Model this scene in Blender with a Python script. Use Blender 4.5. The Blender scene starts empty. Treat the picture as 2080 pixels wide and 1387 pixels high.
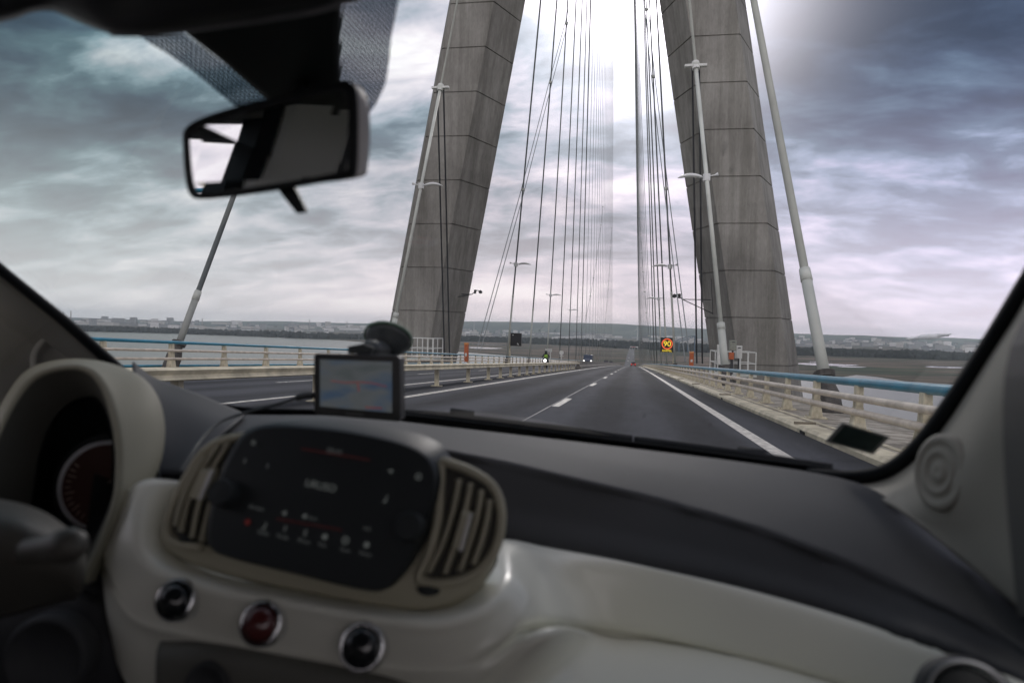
import bpy, bmesh, math, random
from mathutils import Vector, Matrix, noise
from mathutils.bvhtree import BVHTree
R = math.radians
random.seed(7)
S = bpy.context.scene
COL = S.collection

# ------------------------------------------------------------------ camera
F = 1387.0; CX, CY = 1040.0, 693.5          # focal length and centre in photograph pixels
yaw, pitch, roll = R(10.1), R(-1.0), R(1.49)
FW = Vector((-math.sin(yaw)*math.cos(pitch), math.cos(yaw)*math.cos(pitch), math.sin(pitch)))
r0 = Vector((math.cos(yaw), math.sin(yaw), 0)); u0 = r0.cross(FW)
RT = r0*math.cos(roll)+u0*math.sin(roll); UP = -r0*math.sin(roll)+u0*math.cos(roll)
C = Vector((0, 0, 1.1))
cam = bpy.data.cameras.new('camera'); co = bpy.data.objects.new('camera', cam); COL.objects.link(co)
M = Matrix((RT, UP, -FW)).transposed().to_4x4(); M.translation = C
co.matrix_world = M
cam.sensor_width = 36; cam.lens = F/2080*36; cam.clip_start = .02; cam.clip_end = 60000
cam.dof.use_dof = True; cam.dof.focus_distance = 60; cam.dof.aperture_fstop = 4.5
S.camera = co
S.view_settings.view_transform = 'Standard'; S.view_settings.look = 'None'
S.view_settings.exposure = 0; S.view_settings.gamma = 1
S.cycles.use_denoising = True; S.cycles.max_bounces = 8; S.cycles.transparent_max_bounces = 16
S.cycles.volume_bounces = 0; S.cycles.caustics_reflective = False; S.cycles.caustics_refractive = False

# ------------------------------------------------------------------ sky and sun
SUN_EL, SUN_AZ = 27.0, 1.2                    # degrees above the horizon, degrees right of the road's heading
def V3(az, el):
    return Vector((math.sin(R(az))*math.cos(R(el)), math.cos(R(az))*math.cos(R(el)), math.sin(R(el))))
SD = V3(SUN_AZ, SUN_EL)
W = bpy.data.worlds.new("World"); S.world = W; W.use_nodes = True
nt = W.node_tree; nt.nodes.clear()
def nd(t, tree=None, **kw):
    n = (tree or nt).nodes.new(t)
    for k, v in kw.items(): setattr(n, k, v)
    return n
def lk(a, b, tree=None): (tree or nt).links.new(a, b)
def mth(op, a, b=None, c=None, clamp=False):
    n = nd('ShaderNodeMath', operation=op); n.use_clamp = clamp
    for i, v in enumerate((a, b, c)):
        if v is None: continue
        if isinstance(v, (int, float)): n.inputs[i].default_value = v
        else: lk(v, n.inputs[i])
    return n.outputs[0]
def ramp(fac, stops, mode='LINEAR'):
    n = nd('ShaderNodeValToRGB'); n.color_ramp.interpolation = mode
    el = n.color_ramp.elements
    while len(el) < len(stops): el.new(.5)
    for e, (p, c) in zip(el, stops):
        e.position = p; e.color = (*c, 1) if len(c) == 3 else c
    lk(fac, n.inputs[0]); return n.outputs[0]
def mix(fac, a, b, mode='MIX'):
    n = nd('ShaderNodeMix', data_type='RGBA', blend_type=mode)
    for sock, v in ((n.inputs[0], fac), (n.inputs[6], a), (n.inputs[7], b)):
        if isinstance(v, (int, float)): sock.default_value = v
        elif isinstance(v, tuple): sock.default_value = (*v, 1)
        else: lk(v, sock)
    return n.outputs[2]
tc = nd('ShaderNodeTexCoord'); GEN = tc.outputs['Generated']
sp = nd('ShaderNodeSeparateXYZ'); lk(GEN, sp.inputs[0])
x, y, z = sp.outputs
zc = mth('MAXIMUM', z, 0.0)
den = mth('ADD', zc, .30)                     # clouds on a layer overhead, squeezed towards the horizon
cu = nd('ShaderNodeCombineXYZ')
lk(mth('DIVIDE', x, den), cu.inputs[0]); lk(mth('DIVIDE', y, den), cu.inputs[1])
def nz(scale, detail, rough, dist=0.0, off=(0, 0, 0), src=None, sc=(1, 1, 1)):
    mp = nd('ShaderNodeMapping'); mp.inputs['Location'].default_value = off; mp.inputs['Scale'].default_value = sc
    lk(src or cu.outputs[0], mp.inputs[0])
    n = nd('ShaderNodeTexNoise'); n.inputs['Scale'].default_value = scale; n.inputs['Detail'].default_value = detail
    n.inputs['Roughness'].default_value = rough; n.inputs['Distortion'].default_value = dist
    lk(mp.outputs[0], n.inputs[0]); return n.outputs[0]
big = nz(1.5, 4, .5, .3, (5.3, 2.9, 0), sc=(.85, 1.25, 1))
fine = nz(4.6, 8, .55, .25, (7.7, 2.2, 0), sc=(.8, 1.3, 1))
cl = mth('ADD', mth('MULTIPLY', big, 1.25), mth('MULTIPLY', fine, 1.15)); cl = mth('SUBTRACT', cl, .67)
# heavy cloud banks to both sides and above, thinner cloud where the sun stands
def lobe(vec, p):
    d = nd('ShaderNodeVectorMath', operation='DOT_PRODUCT'); lk(GEN, d.inputs[0]); d.inputs[1].default_value = vec
    return mth('POWER', mth('MAXIMUM', d.outputs['Value'], 0.0), p)
darkR = lobe(V3(25, 19), 16); darkL = lobe(V3(-50, 18), 9)
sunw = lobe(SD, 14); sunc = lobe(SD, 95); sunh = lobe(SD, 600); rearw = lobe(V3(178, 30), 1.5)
k = mth('ADD', cl, mth('MULTIPLY', darkR, -.24))
k = mth('ADD', k, mth('MULTIPLY', darkL, -.17))
k = mth('ADD', k, mth('MULTIPLY', sunw, .07))
k = mth('ADD', k, mth('MULTIPLY', rearw, .38))  # brightness added to the unseen sky behind the camera to light dash and pylons
hz = mth('POWER', mth('SUBTRACT', 1.0, mth('MINIMUM', mth('MULTIPLY', zc, 2.7), 1.0)), 1.9)   # bright band low down
k = mth('ADD', k, mth('MULTIPLY', hz, .16))
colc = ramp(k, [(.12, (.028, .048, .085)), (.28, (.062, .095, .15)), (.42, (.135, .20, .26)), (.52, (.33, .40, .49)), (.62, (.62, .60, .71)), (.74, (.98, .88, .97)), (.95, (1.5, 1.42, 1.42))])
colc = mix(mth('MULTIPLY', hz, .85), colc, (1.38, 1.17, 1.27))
colc = mix(1.0, colc, ramp(mth('MULTIPLY', darkL, 1.0), [(0, (1, 1, 1)), (1, (.84, 1.03, .93))]), 'MULTIPLY')
colc = mix(1.0, colc, ramp(darkR, [(0, (1, 1, 1)), (1, (.88, .92, 1.12))]), 'MULTIPLY')
glow = mth('ADD', mth('MULTIPLY', sunc, 2.4), mth('MULTIPLY', sunh, 6.0))
gl = nd('ShaderNodeMix', data_type='RGBA', blend_type='ADD'); gl.inputs[0].default_value = 1
lk(colc, gl.inputs[6])
gc = nd('ShaderNodeMix', data_type='RGBA', blend_type='MULTIPLY'); gc.inputs[0].default_value = 1
gc.inputs[6].default_value = (1, .93, 1.0, 1)
cc = nd('ShaderNodeCombineXYZ'); [lk(glow, cc.inputs[i]) for i in range(3)]
lk(cc.outputs[0], gc.inputs[7]); lk(gc.outputs[2], gl.inputs[7])
skyt = nd('ShaderNodeTexSky', sky_type='NISHITA'); skyt.sun_disc = False
skyt.sun_elevation = R(SUN_EL); skyt.sun_rotation = R(SUN_AZ)
bg1 = nd('ShaderNodeBackground'); lk(skyt.outputs[0], bg1.inputs[0]); bg1.inputs[1].default_value = .06
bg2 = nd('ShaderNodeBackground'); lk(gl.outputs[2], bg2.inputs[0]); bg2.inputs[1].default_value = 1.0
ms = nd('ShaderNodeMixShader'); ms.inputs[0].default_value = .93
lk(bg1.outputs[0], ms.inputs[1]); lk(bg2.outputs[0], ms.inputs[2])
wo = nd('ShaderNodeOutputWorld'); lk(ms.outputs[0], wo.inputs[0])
sl = bpy.data.lights.new('sun', 'SUN'); sl.energy = 1.2; sl.angle = R(12); sl.color = (1, .93, .88)
so = bpy.data.objects.new('sun', sl); COL.objects.link(so)
so.rotation_euler = SD.to_track_quat('Z', 'Y').to_euler()

# ------------------------------------------------------------------ helpers
def ray(px, py): return FW+RT*((px-CX)/F)-UP*((py-CY)/F)
def D(px, py, d): return C+ray(px, py)*d                     # d metres in front of the lens plane
def PY(px, py, Y): r = ray(px, py); return C+r*(Y/r.y)       # on the vertical plane Y metres ahead
def PX(px, py, X): r = ray(px, py); return C+r*(X/r.x)
def PZ(px, py, Z): r = ray(px, py); return C+r*((Z-C.z)/r.z)
def dz(y):                                                    # road level along the bridge
    a, b = .041, 1.2e-5
    if y < 300: return -(a*y+b*y*y)
    v = -(a*300+b*90000)-.055*(y-300)
    return max(v, -53.7)
def gx(x): return -.025*x if x > -5.85 else .146+.002*(-5.85-x)   # crossfall
def road(x, y): return dz(y)+gx(x)
XC = -5.85                                                    # bridge centre line

MATS = {}
def mat(name, col, rough=.6, metal=0, var=0.0, vscale=5, bump=0.0, bscale=40, spec=.5, coat=0, col2=None, emit=None, estr=0, stretch=(1, 1, 1), coord='Object'):
    if name in MATS: return MATS[name]
    m = bpy.data.materials.new(name); m.use_nodes = True; t = m.node_tree
    b = t.nodes['Principled BSDF']
    b.inputs['Base Color'].default_value = (*col, 1); b.inputs['Roughness'].default_value = rough
    b.inputs['Metallic'].default_value = metal; b.inputs['Specular IOR Level'].default_value = spec
    b.inputs['Coat Weight'].default_value = coat; b.inputs['Coat Roughness'].default_value = .12
    if emit: b.inputs['Emission Color'].default_value = (*emit, 1); b.inputs['Emission Strength'].default_value = estr
    if var or bump or col2:
        tcn = nd('ShaderNodeTexCoord', t); mp = nd('ShaderNodeMapping', t); mp.inputs['Scale'].default_value = stretch
        lk(tcn.outputs[coord], mp.inputs[0], t)
    if var or col2:
        n = nd('ShaderNodeTexNoise', t); n.inputs['Scale'].default_value = vscale; n.inputs['Detail'].default_value = 6; n.inputs['Roughness'].default_value = .6
        lk(mp.outputs[0], n.inputs[0], t)
        r = nd('ShaderNodeValToRGB', t)
        a = tuple(c*(1-var) for c in col); c2 = col2 or tuple(min(1, c*(1+var)) for c in col)
        r.color_ramp.elements[0].position = .40; r.color_ramp.elements[1].position = .60
        r.color_ramp.elements[0].color = (*a, 1); r.color_ramp.elements[1].color = (*c2, 1)
        lk(n.outputs[0], r.inputs[0], t); lk(r.outputs[0], b.inputs['Base Color'], t)
    if bump:
        n = nd('ShaderNodeTexNoise', t); n.inputs['Scale'].default_value = bscale; n.inputs['Detail'].default_value = 4
        lk(mp.outputs[0], n.inputs[0], t)
        bp = nd('ShaderNodeBump', t); bp.inputs['Strength'].default_value = bump; bp.inputs['Distance'].default_value = .02
        lk(n.outputs[0], bp.inputs['Height'], t); lk(bp.outputs[0], b.inputs['Normal'], t)
    MATS[name] = m; return m

def wloc(o):
    v = Vector((0, 0, 0))
    while o: v += o.location; o = o.parent
    return v
class MB:
    def __init__(s): s.v = []; s.f = []; s.mi = []; s.m = 0
    def add(s, vs, fs):
        o = len(s.v); s.v += [Vector(v) for v in vs]
        for f in fs: s.f.append([i+o for i in f]); s.mi.append(s.m)
        return s
    def box(s, c, size, rot=None):
        c = Vector(c); h = Vector(size)/2; vs = []
        for i in range(8):
            p = Vector((h.x*(1 if i & 1 else -1), h.y*(1 if i & 2 else -1), h.z*(1 if i & 4 else -1)))
            if rot: p = rot @ p
            vs.append(c+p)
        return s.add(vs, [(0, 2, 3, 1), (4, 5, 7, 6), (0, 1, 5, 4), (2, 6, 7, 3), (0, 4, 6, 2), (1, 3, 7, 5)])
    def hexa(s, b, t):                                         # bottom 4 + top 4 points
        return s.add(list(b)+list(t), [(3, 2, 1, 0), (4, 5, 6, 7), (0, 1, 5, 4), (1, 2, 6, 5), (2, 3, 7, 6), (3, 0, 4, 7)])
    def bar(s, a, b, w, h=None, up=Vector((0, 0, 1))):
        a, b = Vector(a), Vector(b); d = (b-a).normalized(); h = h or w
        if abs(d.dot(up)) > .98: up = Vector((0, 1, 0))
        sd = d.cross(up).normalized(); u = sd.cross(d)
        q = [sd*(-w/2)+u*(-h/2), sd*(w/2)+u*(-h/2), sd*(w/2)+u*(h/2), sd*(-w/2)+u*(h/2)]
        return s.hexa([a+i for i in q], [b+i for i in q])
    def tube(s, pts, r, n=8, cap=True):
        pts = [Vector(p) for p in pts]; N = len(pts)
        rs = r if isinstance(r, (list, tuple)) else [r]*N
        prev = None; rings = []
        for i, p in enumerate(pts):
            d = (pts[min(i+1, N-1)]-pts[max(i-1, 0)]).normalized()
            if prev is None:
                a = Vector((0, 0, 1)) if abs(d.z) < .9 else Vector((1, 0, 0)); sd = d.cross(a).normalized()
            else: sd = (prev-d*prev.dot(d)).normalized()
            prev = sd; u = d.cross(sd)
            rings.append([p+(sd*math.cos(2*math.pi*k/n)+u*math.sin(2*math.pi*k/n))*rs[i] for k in range(n)])
        vs = [v for g in rings for v in g]; fs = []
        for i in range(N-1):
            for k in range(n):
                k2 = (k+1) % n; fs.append((i*n+k, i*n+k2, (i+1)*n+k2, (i+1)*n+k))
        if cap: fs.append(tuple(range(n-1, -1, -1))); fs.append(tuple((N-1)*n+k for k in range(n)))
        return s.add(vs, fs)
    def lathe(s, o, ax, prof, n=24, sx=1.0, xd=None):          # prof: (radius, height) pairs
        o = Vector(o); ax = Vector(ax).normalized()
        a = (xd if xd is not None else (Vector((0, 0, 1)) if abs(ax.z) < .9 else Vector((1, 0, 0))))
        sd = ax.cross(a).normalized(); u = ax.cross(sd)
        vs = []; fs = []
        for (r, h) in prof:
            for k in range(n):
                t = 2*math.pi*k/n; vs.append(o+ax*h+(sd*math.cos(t)*sx+u*math.sin(t))*r)
        for i in range(len(prof)-1):
            for k in range(n):
                k2 = (k+1) % n; fs.append((i*n+k, i*n+k2, (i+1)*n+k2, (i+1)*n+k))
        return s.add(vs, fs)
    def grid(s, rows):
        nr, nc = len(rows), len(rows[0])
        vs = [p for r in rows for p in r]
        return s.add(vs, [(i*nc+j, i*nc+j+1, (i+1)*nc+j+1, (i+1)*nc+j) for i in range(nr-1) for j in range(nc-1)])
    def slab(s, loop, off, bevel=0.0):                         # closed outline pushed by the vector off
        loop = [Vector(p) for p in loop]; off = Vector(off); n = len(loop)
        c = sum(loop, Vector())/n
        rings = []
        if bevel: rings.append([p+(c-p).normalized()*bevel for p in loop]); rings.append([p+off.normalized()*bevel for p in loop])
        else: rings.append(loop)
        rings.append([p+off for p in loop])
        vs = [v for g in rings for v in g]; fs = []
        for i in range(len(rings)-1):
            for k in range(n):
                k2 = (k+1) % n; fs.append((i*n+k2, i*n+k, (i+1)*n+k, (i+1)*n+k2))
        fs.append(tuple(range(n))); fs.append(tuple((len(rings)-1)*n+k for k in range(n-1, -1, -1)))
        return s.add(vs, fs)
    def build(s, name, m, parent=None, smooth=False, solid=0, sub=0, autos=None, bevel=0):
        base = wloc(parent) if parent else None
        if base is None:
            xs = [v.x for v in s.v]; ys = [v.y for v in s.v]
            base = Vector(((min(xs)+max(xs))/2, (min(ys)+max(ys))/2, min(v.z for v in s.v)))
            loc = base
        else: loc = Vector((0, 0, 0))
        me = bpy.data.meshes.new(name); me.from_pydata([v-base for v in s.v], [], s.f); me.validate()
        ml = m if isinstance(m, list) else [m]
        for q in ml: me.materials.append(q)
        if len(me.polygons) == len(s.mi):
            me.polygons.foreach_set('material_index', s.mi)
        bm = bmesh.new(); bm.from_mesh(me); bmesh.ops.recalc_face_normals(bm, faces=bm.faces); bm.to_mesh(me); bm.free()
        if smooth: me.polygons.foreach_set('use_smooth', [True]*len(me.polygons))
        o = bpy.data.objects.new(name, me); COL.objects.link(o); o.location = loc
        if parent: o.parent = parent
        if solid:
            q = o.modifiers.new('s', 'SOLIDIFY'); q.thickness = solid; q.offset = 0
        if bevel:
            q = o.modifiers.new('b', 'BEVEL'); q.width = bevel; q.segments = 2; q.limit_method = 'ANGLE'; q.angle_limit = R(40)
        if sub:
            q = o.modifiers.new('u', 'SUBSURF'); q.levels = q.render_levels = sub
        if autos is not None:
            me.polygons.foreach_set('use_smooth', [True]*len(me.polygons)); me.set_sharp_from_angle(angle=R(autos))
        return o
def tag(o, label=None, cat=None, group=None, kind=None):
    if label: o['label'] = label
    if cat: o['category'] = cat
    if group: o['group'] = group
    if kind: o['kind'] = kind
    return o
def thing(name, loc, label, cat, group=None):
    e = bpy.data.objects.new(name, None); e.location = loc; e.empty_display_size = .2; COL.objects.link(e)
    return tag(e, label, cat, group)
def copy_tree(o, parent=None):
    c = o.copy(); COL.objects.link(c)
    if parent: c.parent = parent
    for ch in o.children: copy_tree(ch, c)
    return c
def cr(pts, n):                                                # Catmull-Rom through pts, n samples
    pts = [Vector(p) for p in pts]; out = []; N = len(pts)-1
    L = [0.0]
    for i in range(N): L.append(L[-1]+max((pts[i+1]-pts[i]).length, 1e-6))
    for q in range(n):
        t = L[-1]*q/(n-1); i = 0
        while i < N-1 and L[i+1] < t: i += 1
        u = (t-L[i])/(L[i+1]-L[i])
        p0, p1, p2, p3 = pts[max(i-1, 0)], pts[i], pts[i+1], pts[min(i+2, N)]
        out.append(.5*((2*p1)+(-p0+p2)*u+(2*p0-5*p1+4*p2-p3)*u*u+(-p0+3*p1-3*p2+p3)*u**3))
    return out
def crl(pts, n):                                               # closed loop
    k = 2; p = list(pts[-k:])+list(pts)+list(pts[:k+1])
    q = [Vector(a) for a in p]; out = []; N = len(pts); per = max(2, n//N)
    for i in range(k, k+N):
        for j in range(per):
            u = j/per; p0, p1, p2, p3 = q[i-1], q[i], q[i+1], q[i+2]
            out.append(.5*((2*p1)+(-p0+p2)*u+(2*p0-5*p1+4*p2-p3)*u*u+(-p0+3*p1-3*p2+p3)*u**3))
    return out
def text(body, size, mtl, M4, parent, name='lettering', depth=.001):
    cu = bpy.data.curves.new(name, 'FONT'); cu.body = body; cu.size = size; cu.align_x = 'CENTER'; cu.align_y = 'CENTER'; cu.extrude = depth
    o = bpy.data.objects.new(name, cu); COL.objects.link(o)
    dg = bpy.context.evaluated_depsgraph_get(); me = bpy.data.meshes.new_from_object(o.evaluated_get(dg))
    bpy.data.objects.remove(o)
    me.transform(M4); base = wloc(parent); me.transform(Matrix.Translation(-base)); me.materials.clear(); me.materials.append(mtl)
    n = bpy.data.objects.new(name, me); COL.objects.link(n); n.parent = parent
    return n

# ------------------------------------------------------------------ materials
concrete = None
def leg_material():
    m = bpy.data.materials.new('stained_concrete'); m.use_nodes = True; t = m.node_tree; b = t.nodes['Principled BSDF']
    b.inputs['Roughness'].default_value = .85
    tcn = nd('ShaderNodeTexCoord', t)
    def n(scale, st, det=8):
        mp = nd('ShaderNodeMapping', t); mp.inputs['Scale'].default_value = st; lk(tcn.outputs['Object'], mp.inputs[0], t)
        q = nd('ShaderNodeTexNoise', t); q.inputs['Scale'].default_value = scale; q.inputs['Detail'].default_value = det; q.inputs['Roughness'].default_value = .65
        lk(mp.outputs[0], q.inputs[0], t); return q.outputs[0]
    def rp(f, a, b_, p0, p1):
        r = nd('ShaderNodeValToRGB', t); r.color_ramp.elements[0].color = (*a, 1); r.color_ramp.elements[1].color = (*b_, 1)
        r.color_ramp.elements[0].position = p0; r.color_ramp.elements[1].position = p1; lk(f, r.inputs[0], t); return r.outputs[0]
    def mul(a, b_):
        q = nd('ShaderNodeMix', t, data_type='RGBA', blend_type='MULTIPLY'); q.inputs[0].default_value = 1
        lk(a, q.inputs[6], t); lk(b_, q.inputs[7], t); return q.outputs[2]
    c = rp(n(.22, (1, 1, .5)), (.19, .185, .170), (.325, .322, .298), .34, .66)
    c = mul(c, rp(n(1.1, (1, 1, .05)), (.68, .68, .66), (1, 1, 1), .38, .58))
    c = mul(c, rp(n(6, (1, 1, .3)), (.8, .8, .8), (1, 1, 1), .3, .6))
    lk(c, b.inputs['Base Color'], t)
    bp = nd('ShaderNodeBump', t); bp.inputs['Strength'].default_value = .3; bp.inputs['Distance'].default_value = .05
    lk(n(8, (1, 1, 1)), bp.inputs['Height'], t); lk(bp.outputs[0], b.inputs['Normal'], t)
    return m
concrete = leg_material()
deckcon = mat('deck_concrete', (.20, .19, .17), .85, var=.35, vscale=1.6, bump=.3, bscale=9)
kerbm = mat('cream_kerb', (.60, .55, .41), .7, var=.22, vscale=2.2, bump=.2, bscale=12)
cream = mat('cream_paint', (.54, .50, .37), .5, var=.28, vscale=6, stretch=(1, 1, .5))
creamr = mat('cream_rail_paint', (.64, .57, .48), .45, var=.16, vscale=3)
blue = mat('blue_rail_paint', (.015, .22, .34), .35, var=.15, vscale=2)
white = mat('white_paint', (.62, .64, .62), .45, var=.08, vscale=3)
sheath = mat('pale_cable_sheath', (.52, .55, .51), .45, var=.08, vscale=.6)
sheathd = mat('grey_cable_sheath', (.21, .24, .25), .5, var=.1, vscale=.5)
steel = mat('dark_steel', (.025, .028, .032), .5)
orange = mat('orange_paint', (.42, .10, .025), .5, var=.1)
rubberg = mat('weathered_rubber', (.075, .072, .066), .8, var=.3, vscale=6)

# ------------------------------------------------------------------ land and water
GZ = -54.0
def smooth_noise(x, y, s, o=0): return noise.noise(Vector((x/s, y/s, o)))
def hills(name, y0, y1, x0, x1, hf, nx, ny, m):
    mb = MB(); rows = []
    for j in range(ny):
        yy = y0+(y1-y0)*j/(ny-1); row = []
        for i in range(nx):
            xx = x0+(x1-x0)*i/(nx-1); row.append(Vector((xx, yy, GZ+hf(xx, yy, j/(ny-1)))))
        rows.append(row)
    return tag(mb.grid(rows).build(name, m, smooth=True), kind='structure')
def landmat():
    m = bpy.data.materials.new('marsh_grass'); m.use_nodes = True; t = m.node_tree; b = t.nodes['Principled BSDF']
    b.inputs['Roughness'].default_value = .95; b.inputs['Specular IOR Level'].default_value = .1
    tcn = nd('ShaderNodeTexCoord', t)
    def n(scale, st, det=8, o=(0, 0, 0)):
        mp = nd('ShaderNodeMapping', t); mp.inputs['Scale'].default_value = st; mp.inputs['Location'].default_value = o; lk(tcn.outputs['Object'], mp.inputs[0], t)
        q = nd('ShaderNodeTexNoise', t); q.inputs['Scale'].default_value = scale; q.inputs['Detail'].default_value = det; q.inputs['Roughness'].default_value = .6
        lk(mp.outputs[0], q.inputs[0], t); return q.outputs[0]
    r = nd('ShaderNodeValToRGB', t); el = r.color_ramp.elements
    el.new(.5); el.new(.5)
    for e, (p, c) in zip(el, [(.40, (.020, .048, .018)), (.46, (.06, .058, .034)), (.53, (.125, .092, .064)), (.60, (.23, .165, .13))]):
        e.position = p; e.color = (*c, 1)
    lk(n(.006, (.5, 1.7, 1)), r.inputs[0], t)
    r2 = nd('ShaderNodeValToRGB', t); r2.color_ramp.elements[0].color = (.30, .31, .30, 1); r2.color_ramp.elements[1].color = (1, 1, 1, 1)
    r2.color_ramp.elements[0].position = .42; r2.color_ramp.elements[1].position = .56
    lk(n(.02, (.25, 1.2, 1)), r2.inputs[0], t)
    q = nd('ShaderNodeMix', t, data_type='RGBA', blend_type='MULTIPLY'); q.inputs[0].default_value = 1
    lk(r.outputs[0], q.inputs[6], t); lk(r2.outputs[0], q.inputs[7], t); lk(q.outputs[2], b.inputs['Base Color'], t)
    return m
marsh = landmat()
woodm = mat('bare_winter_wood', (.018, .020, .016), .95, var=.4, vscale=.02, spec=.1)
hillm = mat('wooded_hillside', (.022, .036, .030), .95, vscale=.004, spec=.1, col2=(.085, .10, .07), stretch=(1, .4, 1))
waterm = mat('silty_estuary_water', (.20, .20, .165), .3, bump=1.0, bscale=.22, spec=.5, stretch=(1, 2.2, 1))
mb = MB(); mb.add([(-17500, -1200, GZ-.8), (15500, -1200, GZ-.8), (15500, 12000, GZ-.8), (-17500, 12000, GZ-.8)], [(0, 1, 2, 3)])
tag(mb.build('river', waterm), kind='structure')
# far bank: the shoreline traced over the water, then flat marsh to the horizon
shore = [(-7000, 1500), (-4200, 2150)]
for px, py in [(165, 663), (300, 671), (400, 675), (450, 677), (520, 681), (600, 687), (680, 691), (760, 697), (850, 706), (930, 715), (1010, 721), (1098, 729), (1180, 738), (1290, 752), (1400, 762), (1500, 765), (1620, 766), (1700, 769), (1760, 763), (1800, 769), (1850, 776), (1930, 781)]:
    p = PZ(px, py, GZ-.8); shore.append((p.x, p.y))
shore += [(560, 480), (900, 380), (2500, 100), (9000, -900)]
sh = cr([(a, b, 0) for a, b in shore], 260)
sh = [Vector((p.x, p.y+smooth_noise(p.x, p.y, 60)*16*min(1, p.y/1500+.3), 0)) for p in sh]
mb = MB(); rows = []
for k, (t_, zz) in enumerate([(0, -1.6), (.003, -.1), (.02, 0), (.1, 0), (.35, 0), (1, 0)]):
    rows.append([Vector((p.x*(1+t_*.6), p.y+(11500-p.y)*t_, GZ+zz)) for p in sh])
marsh_o = tag(mb.grid(rows).build('marshland', marsh, smooth=False), kind='structure')
# ponds and creeks left by the tide
mb = MB()
pondm = mat('still_pool_water', (.16, .17, .16), .08)
def pool(pts):
    lp = [PZ(a, b, GZ+.15) for a, b in pts]; lp = crl(lp, 40)
    n = len(lp); mb.add(lp, [tuple(range(n))])
for (xa, xb, y0_, th) in [(955, 1042, 699.5, 2.2), (948, 1022, 706.5, 3.2), (345, 455, 666, 1.6), (470, 610, 671.5, 1.5), (560, 640, 675, 1.6), (610, 700, 672.5, 1.4), (420, 540, 669, 1.2), (660, 730, 681, 1.6), (470, 560, 676.5, 1.3), (590, 650, 681.5, 1.2), (1412, 1436, 720, 1.2),
                         (1614, 1745, 740, 4.5), (1640, 1690, 735, 1.3), (1878, 1965, 745.5, 3.0), (1700, 1760, 745, 2), (1240, 1262, 688, 1.2)]:
    sl_ = .026; m_ = (xa+xb)/2; w_ = (xb-xa)/2
    pool([(xa, y0_-w_*sl_), (m_-w_*.5, y0_-th*.45-w_*.5*sl_), (m_+w_*.3, y0_-th*.3+w_*.3*sl_), (xb, y0_+w_*sl_), (m_+w_*.4, y0_+th*.5+w_*.4*sl_), (m_-w_*.4, y0_+th*.55-w_*.4*sl_)])
tag(mb.build('tidal_pool_water', pondm), kind='structure')
# the belt of bare woodland and the wooded hills behind it
def at_az(px, dist):                                          # ground point at a distance under a photograph column
    r = ray(px, 700); h = Vector((r.x, r.y, 0)).normalized(); return h*dist
mb = MB()
def wood_line(pts, depth, dens, hmin, hmax):
    for i in range(len(pts)-1):
        (pa, da), (pb, db) = pts[i], pts[i+1]
        n = int(dens*abs(pb-pa))
        for q in range(n):
            t_ = random.random(); px = pa+(pb-pa)*t_; d = da+(db-da)*t_+random.random()*depth
            p = at_az(px, d); h = random.uniform(hmin, hmax)*(1+.35*smooth_noise(p.x, p.y, 350)); w = h*random.uniform(.5, .9)
            a = random.random()*6
            ring = [(p.x+math.cos(a+k*1.2566)*w*random.uniform(.7, 1.1), p.y+math.sin(a+k*1.2566)*w*.8, GZ+h*random.uniform(.25, .6)) for k in range(5)]
            low = [(x_, y_, GZ) for x_, y_, _ in ring]
            top = (p.x+random.uniform(-3, 3), p.y, GZ+h)
            mb.add(low+ring+[top], [(k, (k+1) % 5, 5+(k+1) % 5, 5+k) for k in range(5)]+[(5+k, 5+(k+1) % 5, 10) for k in range(5)])
wood_line([(-60, 3600), (330, 3300), (640, 2700), (900, 2900), (1100, 2700), (1300, 2300), (1500, 2050), (1700, 2250), (2080, 2350)], 420, 1.9, 15, 24)
tag(mb.build('distant_wood', woodm), 'dark belt of bare winter woodland across the marsh below the hills', 'wood', kind='stuff')
def hf(xx, yy, t_):
    az = math.degrees(math.atan2(xx, yy))
    # ridge height profile by bearing, higher in the middle
    base = 100*math.exp(-((az+7)/15)**2)+22*math.exp(-((az-20)/16)**2)+56
    s = math.sin(min(1, t_*1.6)*math.pi/2)
    return (base+22*smooth_noise(xx, yy, 1500)+9*smooth_noise(xx, yy, 380, 3))*s
hills('hill_ridge', 6600, 9800, -13000, 11000, hf, 220, 14, hillm)

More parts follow.
